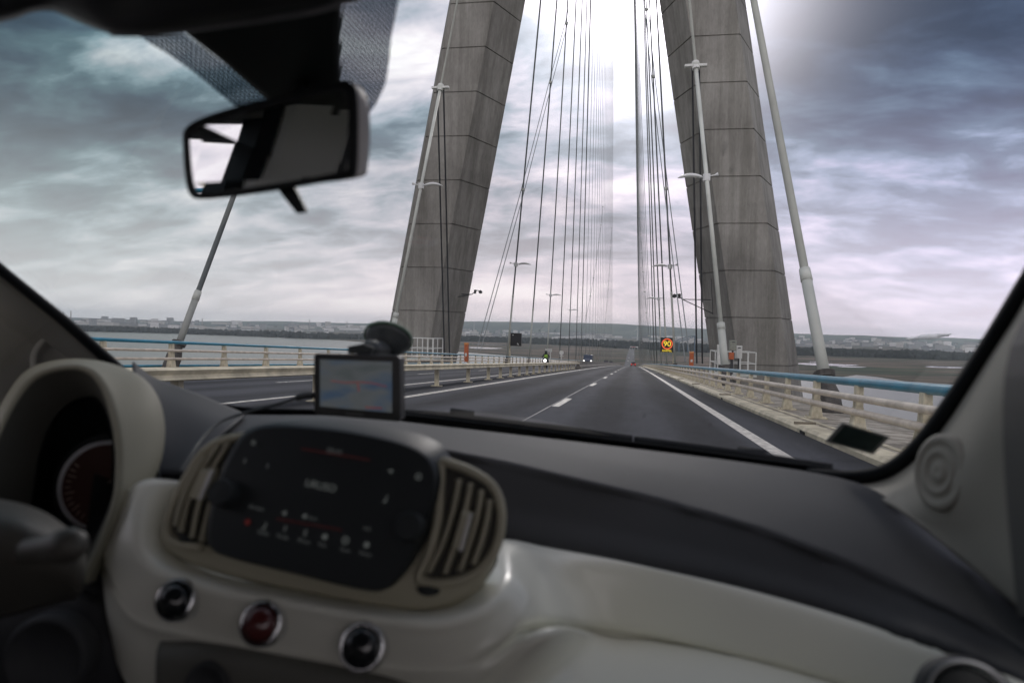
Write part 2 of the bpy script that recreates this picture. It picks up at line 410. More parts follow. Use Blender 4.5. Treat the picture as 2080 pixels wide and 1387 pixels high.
# ------------------------------------------------------------------ bridge deck and road
Ys = [-60+i*4 for i in range(90)]+[300+i*20 for i in range(170)]
def strip(name, xa, xb, dza, m, ys=Ys, kind='structure', parent=None):
    mb = MB(); xs = [xa, xb] if not (xa < XC < xb) else [xa, XC, xb]
    mb.grid([[Vector((x_, y_, road(x_, y_)+dza)) for x_ in xs] for y_ in ys])
    o = mb.build(name, m, parent); return tag(o, kind=kind) if kind else o
def roadmat():
    m = bpy.data.materials.new('worn_asphalt'); m.use_nodes = True; t = m.node_tree; b = t.nodes['Principled BSDF']
    tcn = nd('ShaderNodeTexCoord', t); g = nd('ShaderNodeNewGeometry', t)
    s3 = nd('ShaderNodeSeparateXYZ', t); lk(g.outputs['Position'], s3.inputs[0], t)
    def n(scale, st, det=6):
        mp = nd('ShaderNodeMapping', t); mp.inputs['Scale'].default_value = st; lk(g.outputs['Position'], mp.inputs[0], t)
        q = nd('ShaderNodeTexNoise', t); q.inputs['Scale'].default_value = scale; q.inputs['Detail'].default_value = det; q.inputs['Roughness'].default_value = .65
        lk(mp.outputs[0], q.inputs[0], t); return q.outputs[0]
    def rp(f, st):
        r = nd('ShaderNodeValToRGB', t); el = r.color_ramp.elements
        while len(el) < len(st): el.new(.5)
        for e, (p, c) in zip(el, st): e.position = p; e.color = (c, c, c*1.02, 1)
        lk(f, r.inputs[0], t); return r.outputs[0]
    def mul(a, b_):
        q = nd('ShaderNodeMix', t, data_type='RGBA', blend_type='MULTIPLY'); q.inputs[0].default_value = 1
        lk(a, q.inputs[6], t); lk(b_, q.inputs[7], t); return q.outputs[2]
    # tyre-polished wheel tracks along each lane
    wv = nd('ShaderNodeMath', t, operation='SINE'); mm = nd('ShaderNodeMath', t, operation='MULTIPLY_ADD')
    lk(s3.outputs[0], mm.inputs[0], t); mm.inputs[1].default_value = 2*math.pi/1.75; mm.inputs[2].default_value = .6; lk(mm.outputs[0], wv.inputs[0], t)
    ad = nd('ShaderNodeMath', t, operation='MULTIPLY_ADD'); lk(wv.outputs[0], ad.inputs[0], t); ad.inputs[1].default_value = .17; lk(n(.5, (1, .08, 1)), ad.inputs[2], t)
    c = rp(ad.outputs[0], [(.32, .045), (.5, .078), (.68, .108)])
    c = mul(c, rp(n(60, (1, 1, 1), 3), [(.3, .6), (.7, 1.25)]))
    c = mul(c, rp(n(3, (1, .3, 1), 5), [(.3, .85), (.6, 1.05)]))
    tint = nd('ShaderNodeMix', t, data_type='RGBA', blend_type='MULTIPLY'); tint.inputs[0].default_value = 1; tint.inputs[7].default_value = (.74, .79, .87, 1)
    lk(c, tint.inputs[6], t); lk(tint.outputs[2], b.inputs['Base Color'], t)
    b.inputs['Roughness'].default_value = .85; b.inputs['Specular IOR Level'].default_value = .16
    bp = nd('ShaderNodeBump', t); bp.inputs['Strength'].default_value = .5; bp.inputs['Distance'].default_value = .01
    lk(n(90, (1, 1, 1), 3), bp.inputs['Height'], t); lk(bp.outputs[0], b.inputs['Normal'], t)
    return m
asphalt = roadmat()
strip('road', -14.5, 2.95, 0, asphalt)
# white lines laid 4 mm over the asphalt
def paintmat():
    m = mat('road_line_paint', (.60, .58, .53), .6, var=.30, vscale=9, coord='Object'); return m
linep = paintmat()
def line_obj(segs, name='road_marking'):
    mb = MB()
    for xa, xb, ya, yb in segs:
        n = max(1, int((yb-ya)/6)); ys = [ya+(yb-ya)*i/n for i in range(n+1)]
        mb.grid([[Vector((x_, y_, road(x_, y_)+.006)) for x_ in (xa, xb)] for y_ in ys])
    return tag(mb.build(name, linep), kind='structure')
line_obj([(1.80, 2.02, -30, 420)]); line_obj([(-5.10, -4.90, -30, 420)])
line_obj([(-6.90, -6.72, -30, 420)]); line_obj([(-13.5, -13.3, -30, 420)])
DS = [15.0+13*i for i in range(-4, 28)]
line_obj([(-1.74, -1.58, y_, y_+3.3) for y_ in DS]); line_obj([(-10.07, -9.93, y_+3, y_+6) for y_ in DS])
# construction joint running beside the dashed line
seam = mat('bitumen_seam', (.16, .16, .165), .5)
mb = MB(); mb.grid([[Vector((x_, y_, road(x_, y_)+.003)) for x_ in (-1.79, -1.765)] for y_ in [i*5-20 for i in range(80)]])
tag(mb.build('road_joint_strip', seam), kind='structure')

# deck body (box girder), kerbs and walkways
deck = thing('bridge_deck', (XC, 60, dz(60)), 'long concrete bridge deck carrying the four traffic lanes across the estuary', 'bridge')
ysd = [-60+i*6 for i in range(60)]+[300+20*i for i in range(37)]
def profile_deck(name, prof, m, ys=ysd, parent=deck, smooth=False):
    mb = MB(); n = len(prof)
    rows = [[Vector((x_, y_, dz(y_)+(gx(x_) if rel else 0)+z_)) for (x_, z_, rel) in prof] for y_ in ys]
    mb.grid([r+[r[0]] for r in rows]); mb.add(rows[0], [tuple(range(n))]); mb.add(rows[-1], [tuple(range(n-1, -1, -1))])
    return mb.build(name, m, parent, smooth=smooth)
profile_deck('box_girder', [(-17.0, -.06, 1), (XC, -.06, 1), (5.3, -.06, 1), (5.3, -.5, 0), (1.5, -3.0, 0), (-13.2, -3.0, 0), (-17.0, -.5, 0)], deckcon)
def kerb_prof(s):                                              # rounded upstand then ledge
    K = 2.95 if s > 0 else -14.65
    return [(K, -.05, 1), (K, .07, 1), (K+s*.05, .125, 1), (K+s*.33, .14, 1), (K+s*.36, -.05, 1)]
for s in (1, -1):
    K = 2.95 if s > 0 else -14.65
    profile_deck('kerb', kerb_prof(s), kerbm, smooth=False)
    walkm = mat('stained_walkway', (.40, .36, .29), .85, var=.45, vscale=2.6, bump=.3, bscale=9, col2=(.50, .46, .39))
    profile_deck('walkway', [(K+s*.365, -.05, 1), (K+s*.365, .115, 1), (K+s*2.34, .135, 1), (K+s*2.34, -.05, 1)], walkm)
    profile_deck('edge_beam', [(K+s*.50, .12, 1), (K+s*.50, .131, 1), (K+s*.62, .131, 1), (K+s*.62, .12, 1)], kerbm)
for y_ in [12.6+11*k for k in range(-2, 9)]:
    MB().box((2.945, y_, road(2.95, y_)+.03), (.03, .30, .05)).build('drain_outlet', mat('drain_shadow', (.012, .012, .012), .9), deck)
    MB().box((3.12, y_+.6, road(3.12, y_)+.125), (.38, .012, .05)).build('kerb_joint', mat('joint_filler', (.22, .20, .16), .9), deck)
# viaduct piers of the approach
for i, y_ in enumerate(range(180, 1000, 60)):
    q = MB()
    for s in (-1, 1): q.box((XC+s*4.2, y_, (dz(y_)-3.0+GZ-2)/2), (2.4, 1.6, dz(y_)-3.0-GZ+2))
    q.box((XC, y_, dz(y_)-3.6), (12, 1.9, 1.15))
    q.build('pier', deckcon, deck)

# parapets
def parapet(s, label):
    X = 3.8 if s > 0 else -15.5
    hs = (.96, .70, .46) if s > 0 else (1.06, .78, .50)
    K = 'steel parapet fence'
    t = thing('parapet_fence', (X, 60, road(X, 60)+.12), label, 'fence', 'parapet fences along both deck edges')
    ys = [4*i-24 for i in range(170)]
    rr_ = 1 if s > 0 else .78
    for k, (h, r, m) in enumerate(((hs[0], .076*rr_, blue), (hs[1], .062*rr_, creamr), (hs[2], .062*rr_, creamr))):
        dx = s*(.03 if k == 0 else -.07)
        MB().tube([(X+dx, y_, road(X, y_)+h) for y_ in ys], r, 10).build('top_rail' if k == 0 else 'rail', m, t, smooth=True)
    first = None
    for i in range(100):
        y_ = -9.2+2.72*i if s > 0 else -9.6+3.05*i
        z_ = road(X, y_)+.125
        if first is None:
            q = MB(); h = hs[0]-.125-.05
            b_ = [(X-.10, y_-.13, z_), (X+.14, y_-.13, z_), (X+.14, y_+.13, z_), (X-.10, y_+.13, z_)]
            m_ = [(X-.04, y_-.095, z_+h*.55), (X+.08, y_-.095, z_+h*.55), (X+.08, y_+.095, z_+h*.55), (X-.04, y_+.095, z_+h*.55)]
            t_ = [(X-.03, y_-.08, z_+h), (X+.08, y_-.08, z_+h), (X+.08, y_+.08, z_+h), (X-.03, y_+.08, z_+h)]
            if s < 0:
                f_ = lambda L: [(2*X-a, b, c) for a, b, c in L]; b_, m_, t_ = f_(b_), f_(m_), f_(t_)
            q.hexa(b_, m_); q.hexa(m_, t_); q.box((X+s*.02, y_, z_+.012), (.42, .30, .03))
            for a in (-.15, .17):
                for b in (-.1, .1): q.lathe((X+a, y_+b, z_+.02), (0, 0, 1), [(.02, 0), (.02, .03), (0, .03)], 6)
            first = q.build('post', cream, t, bevel=.008); base = (y_, z_)
        else:
            c = first.copy(); COL.objects.link(c); c.parent = t; c.location = (0, y_-base[0], z_-base[1])
    Xo = 5.15 if s > 0 else -16.85
    MB().tube([(Xo, y_, road(X, y_)+.20) for y_ in ys], .05, 8).build('edge_pipe', blue, t, smooth=True)
parapet(1, 'blue topped parapet fence with two cream rails along the right deck edge')
parapet(-1, 'blue topped parapet fence with two cream rails along the far left deck edge')

# central barrier: steel beam on posts, then concrete wall
t = thing('median_barrier', (XC, 40, road(XC, 40)), 'cream steel beam barrier on slim posts between the two carriageways', 'crash barrier')
ys = [-20+2*i for i in range(48)]
q = MB()
for x0_ in (XC-.17, XC+.17):
    s = 1 if x0_ > XC else -1
    pr = [(0, .51), (s*.06, .53), (s*.015, .59), (s*.06, .65), (0, .67)]
    q.grid([[Vector((x0_+a, y_, road(XC, y_)+b)) for a, b in pr] for y_ in ys])
q.grid([[Vector((XC+a, y_, road(XC, y_)+.665)) for a in (-.17, .17)] for y_ in ys])
q.build('beam', kerbm, t, solid=.006)
first = None
for i, y_ in enumerate([12.0+4*k for k in range(-4, 4)]+[27.5+2.6*k for k in range(17)]):
    if first is None:
        q = MB().box((XC, y_, road(XC, y_)+.27), (.12, .10, .54)); q.box((XC, y_, road(XC, y_)+.012), (.30, .26, .024))
        first = q.build('post', cream, t); y0p = y_
    else:
        c = first.copy(); COL.objects.link(c); c.parent = t; c.location = (0, y_-y0p, road(XC, y_)-road(XC, y0p))
q = MB(); pr = [(-.30, 0), (-.28, .25), (-.12, .42), (-.09, .82), (.09, .82), (.12, .42), (.28, .25), (.30, 0)]
ys = [74+4*i for i in range(75)]
rows = [[Vector((XC+a, y_, road(XC, y_)+b-.02)) for a, b in pr] for y_ in ys]
q.grid(rows); q.add(rows[0], [tuple(range(8))])
tag(q.build('concrete_barrier', deckcon), 'low concrete wall that carries on from the cream beam between the carriageways', 'crash barrier')

# ------------------------------------------------------------------ pylon
TY = 72.0; LS = .17
pyl = thing('bridge_pylon', (XC, TY+5, dz(77)), 'towering stained concrete pylon with two leaning legs straddling the deck', 'pylon')
def section(s, z, g=0.0):
    c = XC+s*(15.7-LS*(z-16.1)); hf_, hm = 2.4-g, 4.5-g
    return [Vector((c-s*hf_, TY+g, z)), Vector((c+s*hf_, TY+g, z)), Vector((c+s*hm, TY+5.2, z)), Vector((c+s*hf_, TY+10.4-g, z)), Vector((c-s*hf_, TY+10.4-g, z)), Vector((c-s*hm, TY+5.2, z))]
for s in (-1, 1):
    q = MB(); rows = []; z = 2.9-4.74*12
    while z < 85:
        for zz, g in ((z-.07, 0), (z-.045, .10), (z+.045, .10), (z+.07, 0)):
            r_ = section(s, zz, g); rows.append(r_+[r_[0]])
        z += 4.74
    q.grid(rows); q.add(section(s, rows[-1][0].z), [tuple(range(6))]); q.build('leg', concrete, pyl)
q = MB(); rows = []
for z in (80, 95, 125, 150):
    w = 4.6 if z > 90 else 7.5
    rows.append([Vector((XC+a*w, TY+5.2+b*4.6, z)) for a, b in ((-1, -.5), (-.5, -1), (.5, -1), (1, -.5), (1, .5), (.5, 1), (-.5, 1), (-1, .5), (-1, -.5))])
q.grid(rows); q.build('mast', concrete, pyl)
q = MB().box((XC, TY+5.2, -5.2), (44, 7, 3.6)); q.build('cross_beam', concrete, pyl)

# ------------------------------------------------------------------ stay cables
def closest(P0, P1, px, py):                                  # point of a segment nearest to a sight line
    d1 = P1-P0; r = ray(px, py); w = P0-C
    a, b, c_, d_, e = d1.dot(d1), d1.dot(r), r.dot(r), d1.dot(w), r.dot(w)
    s_ = (b*e-c_*d_)/(a*c_-b*b); return P0+d1*s_
def projp(p):
    d = p-C; z_ = d.dot(FW); return CX+F*d.dot(RT)/z_, CY-F*d.dot(UP)/z_
def solve_top(A, px, py):
    best = None
    for i in range(60, 190):
        T = Vector((XC, TY+5.2, i)); 
        # x of the cable's picture line at height py
        Q = closest(A, T, px, py); u, v = projp(Q)
        e = abs(u-px)+abs(v-py)
        if best is None or e < best[0]: best = (e, T)
    return best[1]
ORD = ['first', 'second', 'third', 'fourth', 'fifth', 'sixth', 'seventh', 'eighth', 'ninth', 'tenth']
stays = {}
def stay(key, X, Y, label, group, top=None, Zt=None, r=.085, rl=None, low=0, m=None, lowpx=None, thin=None):
    A = Vector((X, Y, road(3.8 if X > 0 else -15.5, Y)+.1))
    T = solve_top(A, *top) if top else Vector((XC, TY+5.2, Zt))
    stays[key] = (A, T); m = m or sheathd
    t = thing('stay_cable', A, label, 'cable', group)
    d = (T-A).normalized()
    if rl:
        Lw = (closest(A, T, *lowpx)-A).length if lowpx else low; MB().tube([A+d*.9, A+d*Lw], rl, 12).build('lower_tube', mat('weathered_sleeve', (.30, .32, .30), .6) if key == 'L1' else sheath, t, smooth=True)
        q = MB(); q.tube([A+d*(Lw-.12), A+d*(Lw+.25)], [rl*1.10, rl*1.04], 12); q.build('collar', sheath, t, smooth=True)
        q = MB(); q.lathe(A-d*.05, d, [(0, -.1), (.24, -.1), (.27, .0), (.27, .55), (.20, .80), (.17, .85), (.17, .96), (.24, .97), (.26, 1.12), (.16, 1.14), (0, 1.14)], 16)
        q.build('anchor_boot', rubberg, t, smooth=False)
        Lt = (closest(A, T, *thin[:2])-A).length if thin else None
        MB().tube([A+d*Lw, A+d*Lt if thin else T], r, 10).build('strand', m, t, smooth=True)
        if thin:
            MB().tube([A+d*Lt, T], thin[2], 8).build('upper_strand', m, t, smooth=True)
            q = MB(); q.lathe(A+d*(Lt-.25), d, [(0, 0), (r*1.9, 0), (r*1.9, .5), (0, .5)], 10); q.box(A+d*Lt, (1.3, .3, .14)); q.build('clamp', white, t)
    else:
        MB().tube([A, T], r, 8 if r > .08 else 6).build('strand', m, t, smooth=True)
    return t
XR, XL = 4.8, -16.5
near = 'stay cables on the near side of the pylon'
def plane_y(px, py, X): return PX(px, py, X).y
stay('R1', XR, plane_y(1691, 790, XR), 'thick pale stay cable nearest the car rising past the right pylon leg', near, (1532, 5), r=.112, rl=.14, lowpx=(1652, 560), m=sheath)
stay('R2', XR, plane_y(1478, 735, XR), 'white stay cable crossing in front of the right pylon leg with a lamp on it', near, (1401, 10), r=.12, rl=.20, lowpx=(1467, 665), thin=(1408, 135, .085), m=sheath)
stay('L1', XL, plane_y(345, 715, XL), 'grey stay cable rising behind the rear view mirror at the left', near, (470, 410), r=.10, rl=.125, lowpx=(388, 600), m=sheathd)
stay('L2', XL, plane_y(785, 695, XL), 'white stay cable crossing in front of the left pylon leg with a lamp on it', near, (929, 5), r=.11, rl=.18, lowpx=(790, 640), thin=(893, 178, .08), m=sheath)
farL = [(1030, 700, 1098, 5), (1075, 710, 1131, 5), (1111, 712, 1153, 5), (1136.5, 715, 1170, 5), (1155, 715, 1182.5, 5), (1170, 715, 1192, 5), (1180.5, 715, 1199, 5)]
farR = [(1374, 695, 1336, 55), (1357, 690, 1324, 100), (1346, 690, 1317, 100), (1336.5, 690, 1313, 100), (1331, 690, 1310, 100)]
for side, L, X, bot in (('left', farL, XL, 1), ('right', farR, XR, 1)):
    zt = None; yy = None; n0 = len(L)
    for i in range(23):
        grp = f'stay cables beyond the pylon on the {side} side'
        if i < n0:
            px, py, tx, ty = L[i]; yy = plane_y(px, py, X)
            if i > 0 and side == 'right': yy = max(yy, prevy+14)
            lab = f'{ORD[i]} thin grey stay cable beyond the {side} pylon leg, counted from the leg' if i else f'steepest stay cable just beyond the {side} pylon leg, nearest to it'
            stay((side, i), X, yy, lab, grp, top=(tx, ty), r=.10, rl=.12 if i < 3 else None, low=9)
        else:
            yy = prevy+20.5; zt = min(150, 100+i*2.2)
            stay((side, i), X, yy, f'one of the hair-thin far stay cables packed into the sheaf {side} of the road', grp, Zt=zt, r=.05, m=mat('far_cable_sheath', (.30, .33, .34), .5))
        prevy = yy
# cross ties: slim double lines that clip the stays together
def tie(name, pts, label, dx=.22, m=sheathd, r=.05, along=Vector((1, 0, 0)), clamps=True):
    t = thing('cross_tie', pts[0], label, 'cable', 'double cross ties clipping the stays together')
    for k in (-1, 1): MB().tube([Vector(p)+along*(k*dx) for p in pts], r, 6).build('tie_line', m, t)
    if clamps:
        for p in pts[1:]:
            MB().lathe(Vector(p)-Vector((0, 0, .15)), (0, 0, 1), [(0, 0), (.24, 0), (.24, .3), (0, .3)], 8).build('clamp', sheath, t)
def on(key, px, py): return closest(*stays[key], px, py)
tie('a', [PX(972, 712, XL), on(('left', 0), 1055, 385), on(('left', 1), 1118, 168), on(('left', 2), 1151, 48), on(('left', 3), 1168, -40)], 'pale double cross tie slanting up beyond the left pylon leg through three stays', dx=.22)
tie('b', [PX(1397, 735, XR), on(('right', 0), 1358, 383), on(('right', 1), 1328, 156), on(('right', 2), 1312, 20)], 'double cross tie slanting up beyond the right pylon leg through the stays', dx=.22)
tie('c', [PX(908, 725, XL), on('L2', 893, 178)], 'dark double cross tie hanging down the face of the left pylon leg', dx=.24, m=steel, r=.065)
tie('d', [PX(1421, 738, XR), on('R2', 1408, 135)], 'dark double cross tie standing beside the right pylon leg', dx=.20, m=steel, r=.06)
def tie_far(side, idx, y0_, z0_, step, label):
    A0 = stays[(side, idx[0])][0]; pts = [Vector((A0.x, y0_, road(A0.x, y0_)+.2))]
    for n_, i in enumerate(idx):
        A, T = stays[(side, i)]; h = z0_+step*n_; u_ = h/(T.z-A.z); pts.append(A+(T-A)*u_)
    tie('f', pts, label, dx=.0, r=.05)
for side in ('left', 'right'):
    tie_far(side, list(range(6, 14)), stays[(side, 5)][0].y+5, 9, 7.5, f'dotted line of clamps climbing the middle stays of the {side} sheaf')
    tie_far(side, list(range(14, 22)), stays[(side, 12)][0].y+5, 13, 9, f'dotted line of clamps low down on the farthest stays of the {side} sheaf')

# lamps fixed to the stays
lampw = mat('white_lamp_shell', (.66, .68, .68), .35)
def lamp(p, s, sc, label):
    sc *= 1.12
    p = Vector(p); t = thing('bridge_lamp', p, label, 'lamp', 'lamps clamped to the stay cables')
    q = MB(); rows = []
    L = 1.25*sc
    for i in range(9):
        u = i/8; x_ = s*(.25*sc+L*u); w = .20*sc*math.sin(math.pi*min(1, .12+u*.86))**.6; h = .15*sc*math.sin(math.pi*min(1, .12+u*.86))**.6
        rows.append([p+Vector((x_, math.cos(a)*w, .02-.05*sc*u+.10*sc*math.sin(u*3)+math.sin(a)*h*(1 if math.sin(a) > 0 else .45))) for a in [k*math.pi/5 for k in range(11)]])
    q.grid(rows); q.build('lamp_head', lampw, t, smooth=True)
    q = MB(); q.tube([p+Vector((-s*.45*sc, 0, .12*sc)), p+Vector((s*.4*sc, 0, 0))], .035*sc, 8); q.build('arm', lampw, t)
    q = MB().lathe(p-Vector((0, 0, .18*sc)), (0, 0, 1), [(0, 0), (.2*sc, 0), (.2*sc, .36*sc), (0, .36*sc)], 10); q.build('clamp', lampw, t)
    q = MB().lathe(p+Vector((-s*.32*sc, 0, .09*sc)), (-s, 0, .3), [(.03*sc, 0), (.03*sc, .1*sc), (.11*sc, .28*sc), (0, .28*sc)], 10); q.build('floodlight', lampw, t)
lamp(on('L2', 860, 379), 1, .95, 'white streamlined lamp clamped to the stay in front of the left pylon leg')
lamp(on('R2', 1434, 361), -1, .95, 'white streamlined lamp clamped to the stay in front of the right pylon leg')
lamp(on(('left', 0), 1043, 537), 1, 1.2, 'small white lamp on the steepest stay just beyond the left pylon leg')
lamp(on(('left', 2), 1118, 600), 1, 1.2, 'tiny white lamp on the third stay beyond the left pylon leg')
lamp(on(('left', 4), 1157, 630), 1, 1.2, 'faint small lamp on the fifth stay beyond the left pylon leg')
lamp(on(('right', 0), 1370, 541), -1, 1.2, 'small white lamp on the stay just beyond the right pylon leg')
lamp(on(('right', 2), 1341, 607), -1, 1.2, 'tiny white lamp on the third stay beyond the right pylon leg')
for key, px, py in (('L2', 893, 178), ('R2', 1408, 135)):
    pass

# wind sensors on brackets from the legs
def sensor(p, q_, r_, label):
    t = thing('wind_sensor', q_, label, 'sensor', 'wind sensors on brackets from the pylon legs')
    MB().tube([q_, p], .05, 6).build('bracket_arm', steel, t)
    MB().tube([r_, p], .045, 6).build('brace', steel, t)
    MB().tube([q_+Vector((0, 0, 2.2)), r_], .035, 6).build('stay_rod', steel, t)
    d = (p-q_).normalized()
    q = MB(); q.tube([p, p+d*.8+Vector((0, 0, .5))], .05, 6); q.lathe(p+d*.5+Vector((0, 0, .1)), (0, 0, 1), [(0, 0), (.14, 0), (.14, .45), (0, .45)], 8)
    q.lathe(p+d*1.3+Vector((0, 0, .1)), (0, 0, 1), [(0, 0), (.22, .1), (.22, .3), (0, .45)], 10); q.bar(p+d*.8+Vector((0, 0, .5)), p+d*1.3+Vector((0, 0, .4)), .06)
    q.build('instrument', steel, t)
sensor(PY(958, 598, TY+5.0), PY(922, 597, TY+3), PY(918, 605, TY+2.6), 'dark wind sensor on a thin bracket sticking out of the left pylon leg')
sensor(PY(1386, 608, TY-1.5), PY(1443, 609, TY+2.2), PY(1448, 637, TY+2.4), 'dark triangular bracket with wind sensor sticking out of the right pylon leg')

# ------------------------------------------------------------------ signs
blackp = mat('black_sign_panel', (.012, .013, .015), .4)
led_red = mat('red_leds', (.5, .05, .02), .5, emit=(1, .16, .05), estr=1.1)
led_yel = mat('yellow_leds', (.5, .4, .02), .5, emit=(1, .72, .05), estr=1.2)
def vms(px, py, w, h, X, polepx, s, label, lit):
    Y = 82.0 if s > 0 else 92.0
    c_ = PY(px, py, Y); t = thing('message_sign', Vector((c_.x, Y, road(3.8 if s > 0 else -15.5, Y)+.1)), label, 'road sign')
    u = Y/F
    q = MB().box(c_, (w*u, .35, h*u)); q.box(c_+Vector((0, -.19, h*u/2-.03)), (w*u+.06, .10, .06)); q.build('panel', blackp, t)
    b = PY(polepx, py, Y); zb = road(3.8 if s > 0 else -15.5, Y)
    q = MB(); q.tube([(b.x+.12, Y+.3, zb), (b.x, Y+.3, c_.z+h*u/2+.1)], .13, 10); q.bar((b.x, Y+.3, c_.z+.4), (c_.x, Y+.25, c_.z+.4), .12); q.build('pole', cream, t)
    fr = c_+Vector((0, -.19, 0))
    if lit:
        ro = .41*w*u; ri = .335*w*u; q = MB(); o = fr+Vector((0, 0, .07*h*u))
        q.lathe(o, (0, -1, 0), [(ri, 0), (ri, .03), (ro, .03), (ro, 0)], 40); q.build('speed_ring', led_red, t)
        Mx = Matrix.Translation(o+Vector((0, -.02, -.01))) @ Matrix.Rotation(R(90), 4, 'X')
        g = text('90', .58*w*u, led_yel, Mx, t, 'speed_figures', .01)
        g.modifiers.new('s', 'SOLIDIFY').thickness = .035
        Mx = Matrix.Translation(fr+Vector((0, -.02, -.40*h*u))) @ Matrix.Rotation(R(90), 4, 'X')
        g = text('RAPPEL', .20*h*u, led_yel, Mx, t, 'message_text', .01); g.modifiers.new('s', 'SOLIDIFY').thickness = .03
    else:
        q = MB()
        for a, b_ in ((-.28, .34), (.16, -.32), (.22, -.38)): q.box(fr+Vector((a*w*u, -.01, b_*h*u)), (.16, .02, .12))
        q.build('lens_flasher', white, t)
vms(1355, 700.5, 26, 29, 4, 1368, 1, 'lit electronic speed sign showing a yellow 90 in a red ring', True)
vms(1048.5, 689.5, 22.5, 26.5, 4, 1034, -1, 'unlit black electronic sign on a pale pole at the left parapet', False)
# small white signs at the left parapet
t = thing('round_road_sign', PY(1140, 738, 140), 'round white road sign with a small plate on the left parapet', 'road sign')
c_ = PY(1140.5, 716.5, 140); u = 140/F
q = MB().lathe(c_, (0, -1, 0), [(0, .03), (4.6*u, .03), (4.6*u, 0), (0, 0)], 20); q.build('disc', white, t)
q = MB().box(PY(1140.5, 723.5, 140), (8*u, .05, 1.4*u)); q.build('plate', white, t)
MB().tube([PY(1140.5, 720, 140.1), PY(1139.5, 742, 140.1)], .09, 6).build('pole', white, t)
t = thing('white_road_sign', PY(1114, 738, 128), 'wide white rectangular road sign above the motorcyclist', 'road sign')
c_ = PY(1114.5, 711.5, 128); u = 128/F
q = MB().box(c_, (13.5*u, .06, 6*u)); q.build('plate', white, t)
q = MB(); [q.tube([c_+Vector((dx, .1, 2*u)), Vector((c_.x+dx, 128.1, road(-15.5, 128)))], .07, 6) for dx in (-4*u, 4*u)]; q.build('pole', white, t)
q = MB()
for a in range(3): q.box(c_+Vector((0, -.04, (a-1)*1.7*u)), (10*u, .02, .5*u))
q.build('blurred_lines', mat('sign_grey_text', (.3, .3, .31), .6), t)

# service platforms with white tubular guard rails beside the legs
def cage(px0, px1, pyt, pyb, Y, dep, label, gate=True):
    a, b = PY(px0, pyb, Y), PY(px1, pyb, Y); zt = PY((px0+px1)/2, pyt, Y).z; zb = (a.z+b.z)/2-.6
    t = thing('service_platform', Vector(((a.x+b.x)/2, Y+dep/2, zb)), label, 'platform', 'service platforms beside the pylon legs')
    x0_, x1_ = a.x, b.x
    MB().box(((x0_+x1_)/2, Y+dep/2, zb-.08), (x1_-x0_+.2, dep+.2, .16)).build('floor_plate', sheath, t)
    q = MB(); r_ = .045
    for z_ in (zb+.15, (zb+zt)/2, zt):
        q.tube([(x0_, Y, z_), (x1_, Y, z_), (x1_, Y+dep, z_), (x0_, Y+dep, z_), (x0_, Y, z_)], r_, 6)
    q.build('guard_rail', white, t)
    n = 5
    for i in range(n+1):
        x_ = x0_+(x1_-x0_)*i/n
        MB().tube([(x_, Y, zb), (x_, Y, zt)], r_*1.1, 6).build('upright', white, t)
        MB().tube([(x_, Y+dep, zb), (x_, Y+dep, zt)], r_*1.1, 6).build('upright', white, t)
    return t, zb
cage(1452, 1535, 715, 748, 66, 4.2, 'white tubular service platform in front of the right pylon leg')
cage(826, 880, 687, 716, 68, 3.5, 'white tubular service platform at the foot of the left pylon leg')
greyg = mat('grey_green_cabinet', (.24, .26, .22), .5, var=.1)
def cabinet(px, pyt, pyb, w, Y, m, label, name, vent=True):
    a = PY(px, pyb, Y); b = PY(px, pyt, Y); h = b.z-a.z; u = Y/F
    t = thing(name, a, label, 'cabinet')
    MB().box(((a.x+b.x)/2, Y+.2, a.z+h/2), (w*u, .5, h)).build('body', m, t, bevel=.02)
    MB().box((a.x, Y-.07, a.z+h*.48), (w*u*.86, .04, h*.86)).build('door', m, t, bevel=.01)
    if vent: MB().box((a.x, Y-.10, a.z+h*.82), (w*u*.45, .03, h*.07)).build('vent_grille', steel, t)
    MB().tube([(a.x, Y+.2, a.z-2.0), (a.x, Y+.2, a.z)], .08, 6).build('support', steel, t)
cabinet(1489, 691, 712, 13, 60, greyg, 'grey green control cabinet with a dark vent beside the right stay', 'control_cabinet')
cabinet(1501, 702, 728, 12, 61, white, 'white control cabinet with a dark band on the right service platform', 'control_cabinet')
cabinet(1486, 716, 730, 9, 59.5, orange, 'orange emergency box below the grey green cabinet', 'emergency_box', vent=False)
cabinet(1463, 700, 741, 11, 60, white, 'white instrument locker on the left end of the right service platform', 'instrument_locker')
def callpost(px, pyt, pyb, Y, label):
    a = PY(px, pyb, Y); b = PY(px, pyt, Y); u = Y/F; h = b.z-a.z
    t = thing('call_post', a, label, 'call post', 'orange emergency call posts on the walkways')
    q = MB().box((a.x, Y, a.z+h*.45), (8*u, .4, h*.9)); q.build('housing', orange, t, bevel=.03)
    q = MB().box((a.x, Y, a.z+h*.95), (8.5*u, .45, h*.10)); q.build('cap', mat('amber_cap', (.55, .22, .06), .5), t)
    MB().box((a.x, Y-.21, a.z+h*.38), (4*u, .03, h*.16)).build('speaker_plate', white, t)
callpost(1404, 714, 744, 62, 'orange emergency call post beside the cables before the right pylon leg')
callpost(947, 696, 735, 62, 'orange emergency call post to the right of the left pylon leg')

